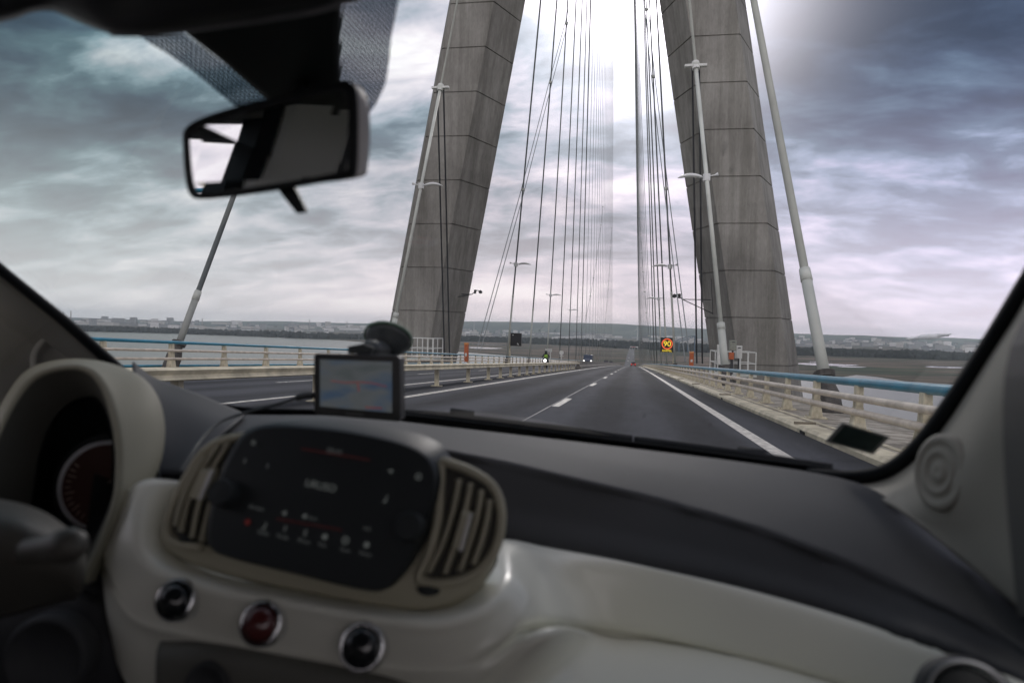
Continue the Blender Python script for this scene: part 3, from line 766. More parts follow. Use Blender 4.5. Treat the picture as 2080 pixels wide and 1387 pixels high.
# ------------------------------------------------------------------ traffic
tyre = mat('tyre_rubber', (.02, .02, .02), .8)
glassd = mat('dark_car_glass', (.015, .018, .02), .1)
def carbody(mb, L, Wd, H, prof):
    rows = []
    for (y_, zb, zt, w) in prof:
        rows.append([Vector((sx*w*Wd/2, y_*L, z_*H)) for sx, z_ in ((-1, zb), (-1.0, (zb+zt*.8)/2), (-.93, zt*.97), (-.5, zt), (.5, zt), (.93, zt*.97), (1.0, (zb+zt*.8)/2), (1, zb), (-1, zb))])
    mb.grid(rows)
    n = len(rows[0])-1
    mb.add(rows[0][:-1], [tuple(range(n))]); mb.add(rows[-1][:-1], [tuple(range(n))])
def vehicle(name, X, Y, rot, col, kind, label, lights):
    t = thing(name, (0, 0, 0), label, 'car' if kind == 'car' else 'van')
    L, Wd, H = (4.2, 1.75, 1.5) if kind == 'car' else (5.4, 2.0, 2.25)
    m = mat('paint_'+label[:18].replace(' ', '_'), col, .3, coat=.4)
    q = MB()
    if kind == 'car': carbody(q, L, Wd, H, [(-.5, .2, .5, .88), (-.48, .14, .62, .97), (-.2, .12, .64, 1), (.2, .12, .63, 1), (.46, .14, .52, .97), (.5, .2, .42, .85)])
    else: carbody(q, L, Wd, H, [(-.5, .14, .98, .95), (-.48, .12, 1, .98), (.18, .12, 1, .98), (.34, .12, .62, 1), (.48, .13, .48, .96), (.5, .2, .4, .9)])
    q.build('body', m, t, smooth=False, bevel=.03)
    q = MB()
    if kind == 'car': carbody(q, L, Wd, H, [(-.44, .6, .63, .84), (-.33, .6, .98, .74), (.05, .6, 1.0, .74), (.26, .6, .64, .84)])
    else: carbody(q, L, Wd*1.005, H, [(.10, .55, .93, .95), (.2, .55, .93, .95), (.345, .55, .60, .96)])
    q.build('cabin_glass', glassd, t)
    for sx in (-1, 1):
        for sy in (-.3, .31):
            MB().lathe((sx*(Wd/2-.2), sy*L, .32), (sx, 0, 0), [(0, 0), (.2, 0), (.32, .02), (.32, .2), (.18, .21), (0, .2)], 16).build('wheel', tyre, t)
    lm = lights
    yb, nm = ((-.505*L, 'tail_light') if lm is tail else (.5*L+.01, 'headlight'))
    for sx in (-1, 1): MB().box((sx*(Wd/2-.25), yb, H*.46 if kind == 'car' else H*.42), (.30, .05, .18)).build(nm, lm, t)
    MB().box((0, -.51*L, H*.28), (.5, .02, .12)).build('number_plate', white, t)
    t.location = (X, Y, road(X, Y)); t.rotation_euler = (-.045 if rot == 0 else .045, 0, rot)
    return t
tail = mat('red_tail_lamp', (.4, .01, .01), .4, emit=(1, .06, .04), estr=1.5)
head = mat('lit_headlamp', (.8, .8, .75), .4, emit=(1, .93, .85), estr=4)
vehicle('car', .1, 225, 0, (.22, .02, .02), 'car', 'small red car far ahead in the right hand lane', tail)
vehicle('van', -9.4, 146, math.pi, (.012, .028, .06), 'van', 'dark blue van coming the other way beyond the median', head)
vehicle('car', -8.3, 215, math.pi, (.05, .05, .055), 'car', 'oncoming dark car with lit headlamps behind the blue van', head)
vehicle('car', -8.3, 262, math.pi, (.3, .3, .3), 'car', 'farthest oncoming pale car with lit headlamps near the road crest', head)
# motorcyclist in the oncoming carriageway
MX, MY = -8.6, plane_y(1109, 722, -8.6); MZ = road(MX, MY)
bike = thing('motorcycle', (0, 0, 0), 'oncoming motorcycle with one bright headlamp at the end of the beam barrier', 'motorcycle')
for y_ in (-.7, .72): MB().lathe((-.07, y_, .31), (1, 0, 0), [(0, 0), (.2, .02), (.31, .0), (.31, .14), (.2, .12), (0, .14)], 18).build('wheel', tyre, bike)
q = MB(); carbody(q, 1.3, .42, 1.0, [(-.5, .62, .78, .5), (-.2, .35, .80, .8), (.15, .35, .95, .9), (.4, .45, 1.0, 1), (.5, .6, .85, .7)]); q.build('fairing', mat('dark_fairing', (.03, .035, .04), .35), bike)
MB().tube([(-.36, .38, 1.05), (-.2, .48, 1.06), (.2, .48, 1.06), (.36, .38, 1.05)], .02, 6).build('handlebar', steel, bike)
MB().lathe((0, .66, .80), (0, 1, 0), [(0, .0), (.13, .0), (.13, .05), (0, .07)], 14).build('headlight', mat('bright_headlamp', (.9, .85, .85), .4, emit=(1, .86, .86), estr=12), bike)
bike.location = (MX, MY, MZ); bike.rotation_euler = (0, 0, math.pi)
vest = mat('high_visibility_vest', (.30, .55, .06), .7)
clothd = mat('dark_riding_gear', (.02, .022, .026), .8)
def skin(name, verts, edges, radii, m, parent=None, root=0, sub=1):
    base = wloc(parent) if parent else Vector((0, 0, 0))
    me = bpy.data.meshes.new(name); me.from_pydata([Vector(v)-base for v in verts], edges, [])
    o = bpy.data.objects.new(name, me); COL.objects.link(o); me.materials.append(m)
    if parent: o.parent = parent
    o.modifiers.new('k', 'SKIN')
    for i, r_ in enumerate(radii):
        sv = me.skin_vertices[0].data[i]; sv.radius = (r_, r_) if not isinstance(r_, tuple) else r_
        sv.use_root = (i == root)
    q = o.modifiers.new('u', 'SUBSURF'); q.levels = q.render_levels = sub
    dg = bpy.context.evaluated_depsgraph_get(); me2 = bpy.data.meshes.new_from_object(o.evaluated_get(dg))
    o.modifiers.clear(); o.data = me2
    me2.polygons.foreach_set('use_smooth', [True]*len(me2.polygons))
    return o
vs = [(0, -.28, .86), (0, -.2, 1.1), (0, -.08, 1.35), (0, -.02, 1.48), (0, 0, 1.62),
      (-.19, -.08, 1.36), (-.34, .12, 1.16), (-.33, .36, 1.07), (.19, -.08, 1.36), (.34, .12, 1.16), (.33, .36, 1.07),
      (-.16, -.2, .82), (-.26, .22, .76), (-.22, .0, .36), (-.22, .14, .32), (.16, -.2, .82), (.26, .22, .76), (.22, .0, .36), (.22, .14, .32)]
es = [(0, 1), (1, 2), (2, 3), (3, 4), (2, 5), (5, 6), (6, 7), (2, 8), (8, 9), (9, 10), (0, 11), (11, 12), (12, 13), (13, 14), (0, 15), (15, 16), (16, 17), (17, 18)]
rd = [.17, .17, .19, .07, .10, .09, .06, .05, .09, .06, .05, .12, .09, .06, .05, .12, .09, .06, .05]
pr = skin('person', vs, es, rd, clothd)
tag(pr, 'motorcyclist in a yellow green vest and dark helmet riding towards the camera', 'person')
q = MB().lathe((0, .0, 1.47), (0, 0, 1), [(0, 0), (.11, .01), (.14, .12), (.135, .22), (.09, .29), (0, .31)], 14); q.build('helmet', mat('dark_helmet', (.02, .03, .03), .2), pr, smooth=True)
q = MB().lathe((0, -.2, 1.0), (0, .25, 1), [(.17, 0), (.2, .12), (.22, .32), (.16, .42)], 14, sx=1.1); q.build('vest', vest, pr, smooth=True)
pr.location = (MX, MY, MZ); pr.rotation_euler = (0, 0, math.pi)
# far traffic on the approach road
far = [(-9.5, 1330, (.5, .5, .5)), (-9, 1500, (.7, .7, .7)), (-12, 1700, (.1, .1, .12)), (-9, 1850, (.7, .7, .7)), (-.2, 1400, (.02, .02, .02)), (0, 1750, (.3, .3, .3)), (-3, 1900, (.1, .1, .1))]
for X_, Y_, c_ in far:
    dirn = 'towards' if X_ < -6 else 'away'
    col_ = {.5: 'grey', .7: 'white', .1: 'dark', .02: 'black', .3: 'silver'}[c_[0]]
    if (X_, Y_) == (-9, 1850): continue
    q = MB(); carbody(q, 4.4, 1.8, 1.5, [(-.5, .2, .5, .88), (-.35, .12, .95, .95), (.1, .12, 1.0, .95), (.28, .12, .62, 1), (.5, .2, .45, .9)])
    o = q.build('car', mat('far_paint_'+col_, c_, .35))
    o.location = (X_, Y_, dz(Y_)+.05); tag(o, f'speck of a {col_} car far off on the approach road heading {dirn} the camera' if dirn == 'towards' else f'speck of a {col_} car far off on the approach road heading away', 'car', 'distant cars on the approach road')
# toll gantry over the approach road
t = thing('toll_gantry', (XC, 2300, -54.2), 'pale toll gantry with a red band across the far approach road', 'gantry')
MB().box((XC+8, 2300, -46), (26, 6, 3)).build('canopy', white, t)
MB().box((XC+5, 2296.9, -46), (16, .1, 1.6)).build('red_band', mat('red_band', (.4, .03, .05), .5), t)
for x_ in (-6, 2, 10, 20): MB().box((XC+x_, 2300, -51), (1, 3, 7)).build('column', white, t)

# ------------------------------------------------------------------ distant town
wallm = [mat('pale_render', (.50, .49, .47), .8, var=.1, vscale=.3), mat('grey_render', (.28, .29, .30), .8), mat('white_render', (.68, .68, .68), .8)]
roofm = mat('slate_roof', (.10, .10, .11), .8)
def house_proto(w, d, h, flat):
    q = MB(); q.box((0, 0, h/2), (w, d, h))
    if not flat:
        q.m = 1; q.add([(-w/2-.3, -d/2-.3, h), (w/2+.3, -d/2-.3, h), (w/2+.3, d/2+.3, h), (-w/2-.3, d/2+.3, h), (-w/2, 0, h+d*.35), (w/2, 0, h+d*.35)], [(0, 1, 5, 4), (2, 3, 4, 5), (1, 2, 5), (3, 0, 4), (0, 3, 2, 1)])
    else:
        q.m = 1; q.box((0, 0, h+.4), (w+.6, d+.6, .8))
    return q
protos = []
for i, (w, d, h, fl) in enumerate([(14, 10, 8, 0), (40, 16, 14, 1), (90, 30, 9, 1), (22, 12, 20, 1)]):
    for j in range(3):
        q = house_proto(w, d, h, fl); me = bpy.data.meshes.new('far_building'); me.from_pydata(q.v, [], q.f)
        me.materials.append(wallm[j]); me.materials.append(roofm); me.polygons.foreach_set('material_index', q.mi); protos.append(me)
def town(n, px0, px1, d0, d1, label, group, up=.0, wide=(1, 1.6)):
    for _ in range(n):
        px = random.uniform(px0, px1); d = random.uniform(d0, d1); p = at_az(px, d)
        o = bpy.data.objects.new('far_building', random.choice(protos)); COL.objects.link(o)
        o.location = (p.x, p.y, GZ+(up*(d-d0)/(d1-d0) if up else 0)); o.rotation_euler = (0, 0, random.uniform(-.5, .5)); s_ = random.uniform(*wide); o.scale = (s_, s_, s_)
        tag(o, label, 'building', group)
town(110, 100, 780, 4600, 6400, 'one of the tiny pale buildings in the town strip behind the left parapet', 'buildings of the town on the left horizon', up=40, wide=(1, 2.2))
town(75, 940, 1250, 4300, 6300, 'one of the tiny pale buildings below the ridge between the left leg and the road', 'buildings below the middle ridge', up=30, wide=(1, 1.8))
town(25, 1300, 1430, 4300, 6000, 'one of the tiny pale buildings behind the stays left of the right pylon leg', 'buildings behind the right stays', up=20)
town(85, 1610, 1990, 4000, 6200, 'one of the tiny pale buildings of the town right of the right pylon leg', 'buildings of the town on the right horizon', up=35, wide=(1, 1.9))
# port cranes, chimneys, turbine
cranem = mat('crane_steel', (.05, .07, .08), .7)
for px, lab in ((1096, 'left of the two dark port cranes on the middle horizon'), (1127, 'right of the two dark port cranes on the middle horizon')):
    p = at_az(px, 5200); g = Vector((p.x, p.y, GZ)); t = thing('port_crane', g, lab, 'crane', 'port cranes')
    q = MB(); [q.bar(g+Vector((a, b, 0)), g+Vector((a*.3, b*.3, 55)), 2.6) for a in (-12, 12) for b in (-6, 6)]; q.build('tower_frame', cranem, t)
    MB().bar(g+Vector((-8, 0, 50)), g+Vector((26, 0, 92)), 2.6).build('jib', cranem, t)
    MB().box(g+Vector((-4, 0, 54)), (14, 8, 8)).build('engine_house', cranem, t)
chim = mat('chimney_concrete', (.35, .34, .34), .8)
labs = ['thin chimney furthest left on the left horizon', 'thin chimney beside it, second from the left on the horizon', 'thin chimney in the middle of the left horizon skyline', 'thin chimney over the refinery left of the navigation device', 'thin chimney just above the navigation device', 'thin chimney behind the stays on the middle horizon', 'thin chimney beside the smoke plume on the right horizon']
for (px, h), lab in zip(((128, 95), (143, 105), (410, 80), (628, 95), (704, 90), (962, 110), (1862, 85)), labs):
    p = at_az(px, 5600); o = MB().lathe((p.x, p.y, GZ), (0, 0, 1), [(5, 0), (3, h*1.0), (0, h)], 8).build('chimney', chim); tag(o, lab, 'chimney', 'chimneys on the horizon')
# tank cluster of a refinery seen as small masts
p = at_az(1294, 5000); g = Vector((p.x, p.y, GZ)); t = thing('wind_turbine', g, 'tiny white wind turbine standing before the ridge over the road', 'wind turbine')
MB().tube([g, g+Vector((0, 0, 88))], [2.6, 1.4], 8).build('mast', white, t)
for k in range(3):
    a = R(90+120*k+14); MB().tube([g+Vector((0, -3, 88)), g+Vector((math.cos(a)*38, -3, 88+math.sin(a)*38))], [1.6, .4], 6).build('blade', white, t)
# pale plume from a factory stack
def plumemat():
    m = bpy.data.materials.new('steam'); m.use_nodes = True; t = m.node_tree; t.nodes.clear()
    v = nd('ShaderNodeVolumePrincipled', t); v.inputs['Density'].default_value = .012; v.inputs['Color'].default_value = (.95, .95, .97, 1)
    o = nd('ShaderNodeOutputMaterial', t); lk(v.outputs[0], o.inputs['Volume'], t); return m
q = MB(); c0 = at_az(1858, 5400)
for i in range(11):
    u = i/10; p = at_az(1848+78*u, 5400); r_ = (8+16*math.sin(math.pi*min(1, u*.9+.08)))*random.uniform(.75, 1.15)
    bm = bmesh.new(); bmesh.ops.create_icosphere(bm, subdivisions=2, radius=1)
    vs = [Vector((p.x, p.y, GZ+62+38*u+random.uniform(-5, 5)))+Vector((v.co.x*r_*2.0, v.co.y*r_, v.co.z*r_*.7))*(1+.25*noise.noise(v.co*2+Vector((i, 0, 0)))) for v in bm.verts]
    q.add(vs, [[v.index for v in f.verts] for f in bm.faces]); bm.free()
steamm = mat('white_steam', (.8, .8, .82), 1.0, spec=0)
o = q.build('smoke_plume', steamm, smooth=True); tag(o, 'white smoke plume drifting from a factory on the right horizon', 'smoke', kind='stuff')
# blue lattice footbridge arch far off
g1 = at_az(1362, 2150); g2 = at_az(1412, 2150)
t = thing('lattice_bridge', Vector((g1.x, g1.y, GZ)), 'slim blue lattice conveyor bridge rising behind the lit speed sign', 'conveyor')
bl = mat('blue_lattice', (.05, .10, .16), .6); q = MB(); pa = []; pb = []
for i in range(13):
    u = i/12; p = g1.lerp(g2, u); z_ = GZ+22+26*u
    pa.append(Vector((p.x, p.y, z_))); pb.append(Vector((p.x, p.y, z_+3+5*math.sin(u*math.pi))))
q.tube(pa, .8, 5); q.tube(pb, .8, 5)
q.build('chord', bl, t)
q = MB()
for i in range(12): q.tube([pa[i], pb[i+1]], .4, 4); q.tube([pb[i], pa[i+1]], .4, 4)
q.build('lattice', bl, t)
for u in (.02, .35, .7, .98):
    p = g1.lerp(g2, u); MB().box((p.x, p.y, GZ+11+13*u), (3, 3, 22+26*u)).build('support', bl, t)

# ==================================================================== the car we sit in
CARX = -.30
car = thing('car', Vector((CARX, 0, 0)), 'cream and black interior of the small car the photo is taken from', 'car')
darkp = mat('dark_grained_plastic', (.032, .034, .038), .65, bump=.12, bscale=900, spec=.5)
darkm = mat('black_plastic', (.022, .027, .029), .5, spec=.4)
beige = mat('beige_plastic', (.43, .41, .31), .5, bump=.04, bscale=700, spec=.35)
trim = mat('grey_beige_trim', (.33, .32, .28), .7, bump=.08, bscale=600, spec=.3)
glossw = mat('glossy_cream_panel', (.80, .80, .71), .34, spec=.45, coat=.35)
chrome = mat('chrome', (.75, .76, .78), .12, metal=1)
rubber = mat('black_rubber_seal', (.008, .010, .012), .7, spec=.2)
fabric = mat('roof_lining', (.16, .16, .155), .95, bump=.1, bscale=500, spec=.1)

# windscreen shape
def WS(X, z):
    t_ = (z-.93)/.49; u = (X-CARX)
    yb = 1.18-.50*u*u; yt = .56-.32*u*u
    return yb+(yt-yb)*t_+.03*math.sin(math.pi*max(0, min(1, t_)))
def onWS(px, py, off=0.0):                                    # sight line met with the glass; off > 0 lies outside
    r = ray(px, py); lo, hi = .15, 3.0
    def g(s_): p = C+r*s_; return p.y-(WS(p.x, p.z)+off)
    for _ in range(50):
        m_ = (lo+hi)/2
        if g(m_) > 0: hi = m_
        else: lo = m_
    return C+r*lo
def glassmat(name, tint=(1, 1, 1), refl=.5):
    m = bpy.data.materials.new(name); m.use_nodes = True; t = m.node_tree; t.nodes.clear()
    tr = nd('ShaderNodeBsdfTransparent', t); tr.inputs[0].default_value = (*tint, 1)
    g = nd('ShaderNodeBsdfGlossy', t); g.inputs['Roughness'].default_value = .02
    f = nd('ShaderNodeFresnel', t); f.inputs['IOR'].default_value = 1.45
    mm = nd('ShaderNodeMath', t, operation='MULTIPLY'); lk(f.outputs[0], mm.inputs[0], t); mm.inputs[1].default_value = refl
    x_ = nd('ShaderNodeMixShader', t); lk(mm.outputs[0], x_.inputs[0], t); lk(tr.outputs[0], x_.inputs[1], t); lk(g.outputs[0], x_.inputs[2], t)
    o = nd('ShaderNodeOutputMaterial', t); lk(x_.outputs[0], o.inputs[0], t); return m
wglass = glassmat('windscreen_glass', (.97, .985, .98), .22)
q = MB(); rows = []
for j in range(17):
    z_ = .90+.53*j/16; rows.append([Vector((CARX+(-.72+1.44*i/28), WS(CARX+(-.72+1.44*i/28), z_), z_)) for i in range(29)])
screen = q.grid(rows).build('windscreen', wglass, car, smooth=True)

def ribbon(pa, pb, n, off, name, m, parent, solid=.003, midoff=0.0):    # strip on the glass between two traced curves
    A = cr([(a, b, 0) for a, b in pa], n); B = cr([(a, b, 0) for a, b in pb], n); rows = []
    for t_ in (0, .25, .5, .75, 1):
        rows.append([onWS(*(A[i].lerp(B[i], t_))[:2], off-midoff*math.sin(math.pi*t_)) for i in range(n)])
    return MB().grid(rows).build(name, m, parent, smooth=True, solid=solid)
# dark seal that outlines the glass at the right pillar and along the dash
ribbon([(2130, 470), (2066, 580), (1990, 705), (1900, 840), (1845, 908), (1795, 945), (1730, 958), (1640, 953)],
       [(2160, 490), (2088, 600), (2012, 722), (1922, 860), (1862, 930), (1806, 968), (1732, 982), (1635, 974)], 44, -.012, 'seal', rubber, screen, .006, .012)
ribbon([(-60, 485), (0, 537), (70, 594), (140, 650), (200, 702), (245, 742), (280, 775)], [(-60, 505), (0, 556), (62, 606), (128, 660), (186, 712), (232, 752), (262, 785)], 24, -.012, 'seal', rubber, screen, .006, .01)
# black band baked on the lower edge of the glass
ribbon([(262, 760), (400, 806), (500, 828), (640, 832), (820, 842), (1000, 862), (1290, 898), (1500, 926), (1650, 946), (1720, 958)],
       [(262, 800), (400, 850), (500, 850), (640, 852), (820, 866), (1000, 886), (1290, 922), (1500, 950), (1650, 974), (1720, 990)], 40, -.004, 'lower_band', rubber, screen, .002)

# dotted sun band and sensor cover at the top
def dotmat():
    m = bpy.data.materials.new('dotted_band'); m.use_nodes = True; t = m.node_tree; t.nodes.clear()
    g = nd('ShaderNodeTexCoord', t); mp = nd('ShaderNodeMapping', t); mp.inputs['Rotation'].default_value = (0, R(45), 0); lk(g.outputs['Object'], mp.inputs[0], t)
    s3 = nd('ShaderNodeSeparateXYZ', t); lk(mp.outputs[0], s3.inputs[0], t)
    def sn(o):
        a = nd('ShaderNodeMath', t, operation='MULTIPLY'); lk(o, a.inputs[0], t); a.inputs[1].default_value = 2*math.pi/.0036
        b = nd('ShaderNodeMath', t, operation='SINE'); lk(a.outputs[0], b.inputs[0], t); return b.outputs[0]
    p = nd('ShaderNodeMath', t, operation='ADD'); lk(sn(s3.outputs[0]), p.inputs[0], t); lk(sn(s3.outputs[2]), p.inputs[1], t)
    c_ = nd('ShaderNodeMath', t, operation='GREATER_THAN'); lk(p.outputs[0], c_.inputs[0], t); c_.inputs[1].default_value = .95
    tr = nd('ShaderNodeBsdfTransparent', t); tr.inputs[0].default_value = (.82, .86, .95, 1); d = nd('ShaderNodeBsdfDiffuse', t); d.inputs[0].default_value = (.012, .014, .02, 1)
    x_ = nd('ShaderNodeMixShader', t); lk(c_.outputs[0], x_.inputs[0], t); lk(d.outputs[0], x_.inputs[1], t); lk(tr.outputs[0], x_.inputs[2], t)
    o = nd('ShaderNodeOutputMaterial', t); lk(x_.outputs[0], o.inputs[0], t); return m
dots = dotmat()
ribbon([(150, -30), (265, 62), (370, 130), (475, 215)], [(250, -30), (372, 66), (470, 140), (575, 225)], 16, -.003, 'dotted_band', dots, screen, 0)
ribbon([(680, -60), (690, 60), (690, 130), (690, 240)], [(822, -60), (798, 60), (783, 170), (748, 236)], 16, -.003, 'dotted_band', dots, screen, 0)
q = MB(); lp = [(240, -60), (372, 64), (460, 132), (560, 215), (692, 215), (692, 60), (700, -60)]
front = [onWS(a, b, -.045) for a, b in lp]; back = [onWS(a, b, -.005) for a, b in lp]
n = len(lp); q.add(front+back, [tuple(range(n))]+[(i, (i+1) % n, n+(i+1) % n, n+i) for i in range(n)])
q.build('sensor_cover', darkm, car, bevel=.006)

# insect marks and a smear on the outside of the glass
def smudgemat():
    m = bpy.data.materials.new('dried_smear'); m.use_nodes = True; t = m.node_tree; t.nodes.clear()
    tr = nd('ShaderNodeBsdfTransparent', t); d = nd('ShaderNodeBsdfDiffuse', t); d.inputs[0].default_value = (.75, .72, .74, 1)
    x_ = nd('ShaderNodeMixShader', t); x_.inputs[0].default_value = .30; lk(tr.outputs[0], x_.inputs[1], t); lk(d.outputs[0], x_.inputs[2], t)
    o = nd('ShaderNodeOutputMaterial', t); lk(x_.outputs[0], o.inputs[0], t); return m
smg = smudgemat()
for px, py, a, b in ((1472, 302, 6, 17), (1485, 346, 5, 8), (1308, 845, 3, 4), (1443, 862, 3, 3), (1690, 905, 3, 2), (560, 855, 2, 5)):
    L_ = [onWS(px+math.cos(k*.7854)*a+math.sin(k*.7854)*b*.3, py-math.sin(k*.7854)*b, .004) for k in range(8)]
    MB().add(L_, [tuple(range(8))]).build('glass_mark', smg, screen)
# rear view mirror
DL, DR = .62, .55
def dm(px): return DL+(DR-DL)*(px-372)/(740-372)
def mpnt(px, py, off=0.0): return D(px, py, dm(px)+off+(py-290)*.00006)
mirror = bpy.data.objects.new('rear_view_mirror', None)
outl = [(371, 285), (376, 262), (400, 244), (455, 224), (530, 204), (620, 184), (690, 166), (712, 168), (722, 190), (724, 260), (722, 345), (708, 362), (640, 374), (560, 388), (480, 399), (410, 405), (386, 396), (376, 360)]
inl = [(386, 292), (389, 275), (405, 261), (460, 241), (530, 221), (620, 200), (686, 184), (700, 186), (706, 200), (708, 262), (706, 335), (696, 348), (636, 360), (558, 374), (480, 386), (414, 392), (398, 385), (391, 352)]
bk = [(383, 285), (388, 266), (410, 250), (460, 232), (535, 210), (630, 186), (712, 172), (738, 184), (748, 214), (752, 268), (747, 336), (734, 360), (650, 372), (566, 382), (486, 392), (418, 398), (396, 390), (386, 355)]
O1 = [mpnt(a, b) for a, b in outl]; O2 = [mpnt(a, b, .002) for a, b in inl]; O3 = [mpnt(a, b, .018) for a, b in bk]
O1, O2, O3 = crl(O1, 72), crl(O2, 72), crl(O3, 72)
c3 = sum(O3, Vector())/len(O3)
O4 = [p.lerp(c3, .25)+FW*.02+RT*0 for p in O3]
q = MB(); cl_ = lambda L: L+[L[0]]
q.grid([cl_(O2), cl_(O1), cl_([a.lerp(b, .15) for a, b in zip(O1, O3)])]); q.m = 1
q.grid([cl_([a.lerp(b, .15) for a, b in zip(O1, O3)]), cl_(O3), cl_(O4)]); q.add(O4, [tuple(range(len(O4)))])
mirror = q.build('rear_view_mirror', [darkm, mat('mirror_shell', (.50, .47, .44), .5)], car, smooth=True)
mgl = mat('mirror_silver', (.80, .84, .84), .015, metal=1)
n_ = len(O2); MB().add([p-FW*.0 for p in O2], [tuple(range(n_))]).build('mirror_glass', mgl, mirror)
lv = [(578, 388), (590, 402), (606, 428)]
q = MB(); L_ = [D(a, b, .60) for a, b in ((560, 380), (596, 376), (622, 428), (600, 431))]
q.slab(L_, FW*.008); q.build('dipping_lever', darkm, mirror)
q = MB(); q.tube([D(600, 230, .62), onWS(620, 190, -.03)], .014, 10); q.build('stem', darkm, mirror)

# roof lining, header and sun visor (left)
def surf(rows, n, name, m, parent=car, dens=None, smooth=True, solid=0.0):
    RR = [cr([PY(a, b, y_) for a, b, y_ in r_], n) for r_ in rows]
    if dens: 
        cols = [cr([RR[j][i] for j in range(len(RR))], dens) for i in range(n)]
        RR = [[cols[i][j] for i in range(n)] for j in range(dens)]
    return MB().grid(RR).build(name, m, parent, smooth=smooth, solid=solid)
surf([[(-200, 70, .52), (0, 36, .50), (60, 16, .49), (110, 14, .49), (160, 36, .49), (230, 60, .48), (300, 60, .47), (420, 46, .46), (560, 26, .45), (660, 6, .44), (760, -40, .44)],
      [(-200, 40, .50), (0, 10, .475), (60, -6, .47), (110, -8, .47), (160, 12, .465), (230, 38, .46), (300, 40, .45), (420, 26, .44), (560, 4, .43), (660, -18, .42), (760, -60, .42)],
      [(-220, -60, .50), (0, -60, .46), (60, -60, .455), (110, -60, .45), (160, -60, .44), (230, -60, .44), (300, -60, .43), (420, -60, .42), (560, -80, .41), (660, -100, .40), (760, -130, .40)],
      [(-260, -400, .34), (0, -400, .32), (60, -400, .32), (110, -400, .31), (160, -400, .30), (230, -400, .30), (300, -400, .30), (420, -400, .30), (560, -400, .30), (660, -400, .30), (760, -400, .30)]],
     40, 'sun_visor', mat('visor_vinyl', (.05, .05, .055), .5, spec=.5), solid=.008, dens=14)
q = MB(); q.tube(cr([PY(a, b, y_) for a, b, y_ in [(228, 64, .475), (300, 64, .465), (420, 50, .455), (560, 30, .445), (660, 10, .435), (760, -30, .43)]], 24), .004, 8); q.build('visor_piping', mat('visor_edge', (.30, .29, .31), .4), car, smooth=True)
# closed cabin shell behind, seen only in the mirror
zr = 1.44
q = MB(); q.grid([[Vector((CARX+a, y_, zr-.10*(abs(a)/.68)**3-.05*(y_ < -1.2))) for a in [-.68+i*.17 for i in range(9)]] for y_ in (.56, .2, -.3, -.9, -1.5, -1.75)]); q.build('roof_lining', fabric, car, smooth=True, solid=.02)
for s in (-1, 1):
    X_ = CARX+s*.68
    # door card below the glass, pillar behind it, rear quarter
    q = MB(); q.grid([[Vector((X_+s*(.02 if z_ < .9 else -.02), y_, z_)) for y_ in (.75, .3, -.2, -.45)] for z_ in (.1, .5, .86, .93)]); q.build('door', trim if s > 0 else trim, car, solid=.03)
    q = MB().hexa([(X_-.035, .26, .9), (X_+.035, .26, .9), (X_+.035, .10, .9), (X_-.035, .10, .9)], [(X_-.035-s*.06, .02, 1.40), (X_+.035-s*.06, .02, 1.40), (X_+.035-s*.06, -.12, 1.40), (X_-.035-s*.06, -.12, 1.40)]); cp_ = q.build('centre_pillar', mat('pale_pillar_trim', (.72, .71, .66), .5), car, bevel=.02)
    q = MB().hexa([(X_-.03, .30, .9), (X_+.03, .30, .9), (X_+.03, .263, .9), (X_-.03, .263, .9)], [(X_-.03-s*.06, .06, 1.40), (X_+.03-s*.06, .06, 1.40), (X_+.03-s*.06, .023, 1.40), (X_-.03-s*.06, .023, 1.40)]); q.build('pillar_seal', rubber, cp_)
    q = MB().hexa([(X_-.025, .72, .90), (X_+.025, .72, .90), (X_+.025, -.45, .90), (X_-.025, -.45, .90)], [(X_-.025, .72, .94), (X_+.025, .72, .94), (X_+.025, -.45, .94), (X_-.025, -.45, .94)]); q.build('window_seal', rubber, car)
    q = MB(); q.grid([[Vector((X_, y_, z_)) for y_ in (-.66, -1.1, -1.6)] for z_ in (.1, .5, .98)]); q.build('rear_side_trim', trim, car, solid=.03)
    q = MB(); q.grid([[Vector((X_-s*(.06 if z_ > 1 else 0), y_, z_)) for y_ in ((.17 if z_ < 1 else -.04), -.6, -1.7)] for z_ in (.90, 1.41)])
    if s < 0: q.build('quarter_lining', MATS['visor_vinyl'], car, solid=.02)
    q = MB().bar((X_-s*.055, .52, 1.385), (X_-s*.055, -1.6, 1.385), .05, .10); q.build('roof_rail', fabric, car)
    q = MB(); q.add([(X_+s*.01, .75, .93), (X_+s*.01, -.42, .93), (X_-s*.05, -.38, 1.38), (X_-s*.05, .42, 1.38)], [(0, 1, 2, 3)]); q.build('side_window', wglass, car)
    for k, y_ in enumerate((-.30,)):
        sx = CARX+s*.33
        q = MB(); rows = []
        for z_, w, d_, yy in ((.45, .22, .10, y_-.02), (.60, .25, .12, y_-.06), (.85, .24, .11, y_-.14), (1.0, .20, .09, y_-.19), (1.05, .12, .07, y_-.20), (1.12, .12, .07, y_-.21), (1.24, .11, .06, y_-.23), (1.26, .02, .02, y_-.23)):
            rows.append([Vector((sx+math.cos(a)*w, yy+math.sin(a)*d_*.5, z_)) for a in [i*math.pi/8 for i in range(17)]])
        if s < 0: q.grid(rows); q.build('seat_back', mat('seat_cloth', (.06, .06, .062), .9), car, smooth=True)
        q = MB().box((sx, y_+.22, .40), (.46, .46, .16))
        if s < 0: q.build('seat_cushion', MATS['seat_cloth'], car, bevel=.04)
q = MB(); q.grid([[Vector((CARX+a, -1.72, z_)) for a in (-.66, 0, .66)] for z_ in (.1, .6, .98)]); q.build('tailgate', trim, car, solid=.03)
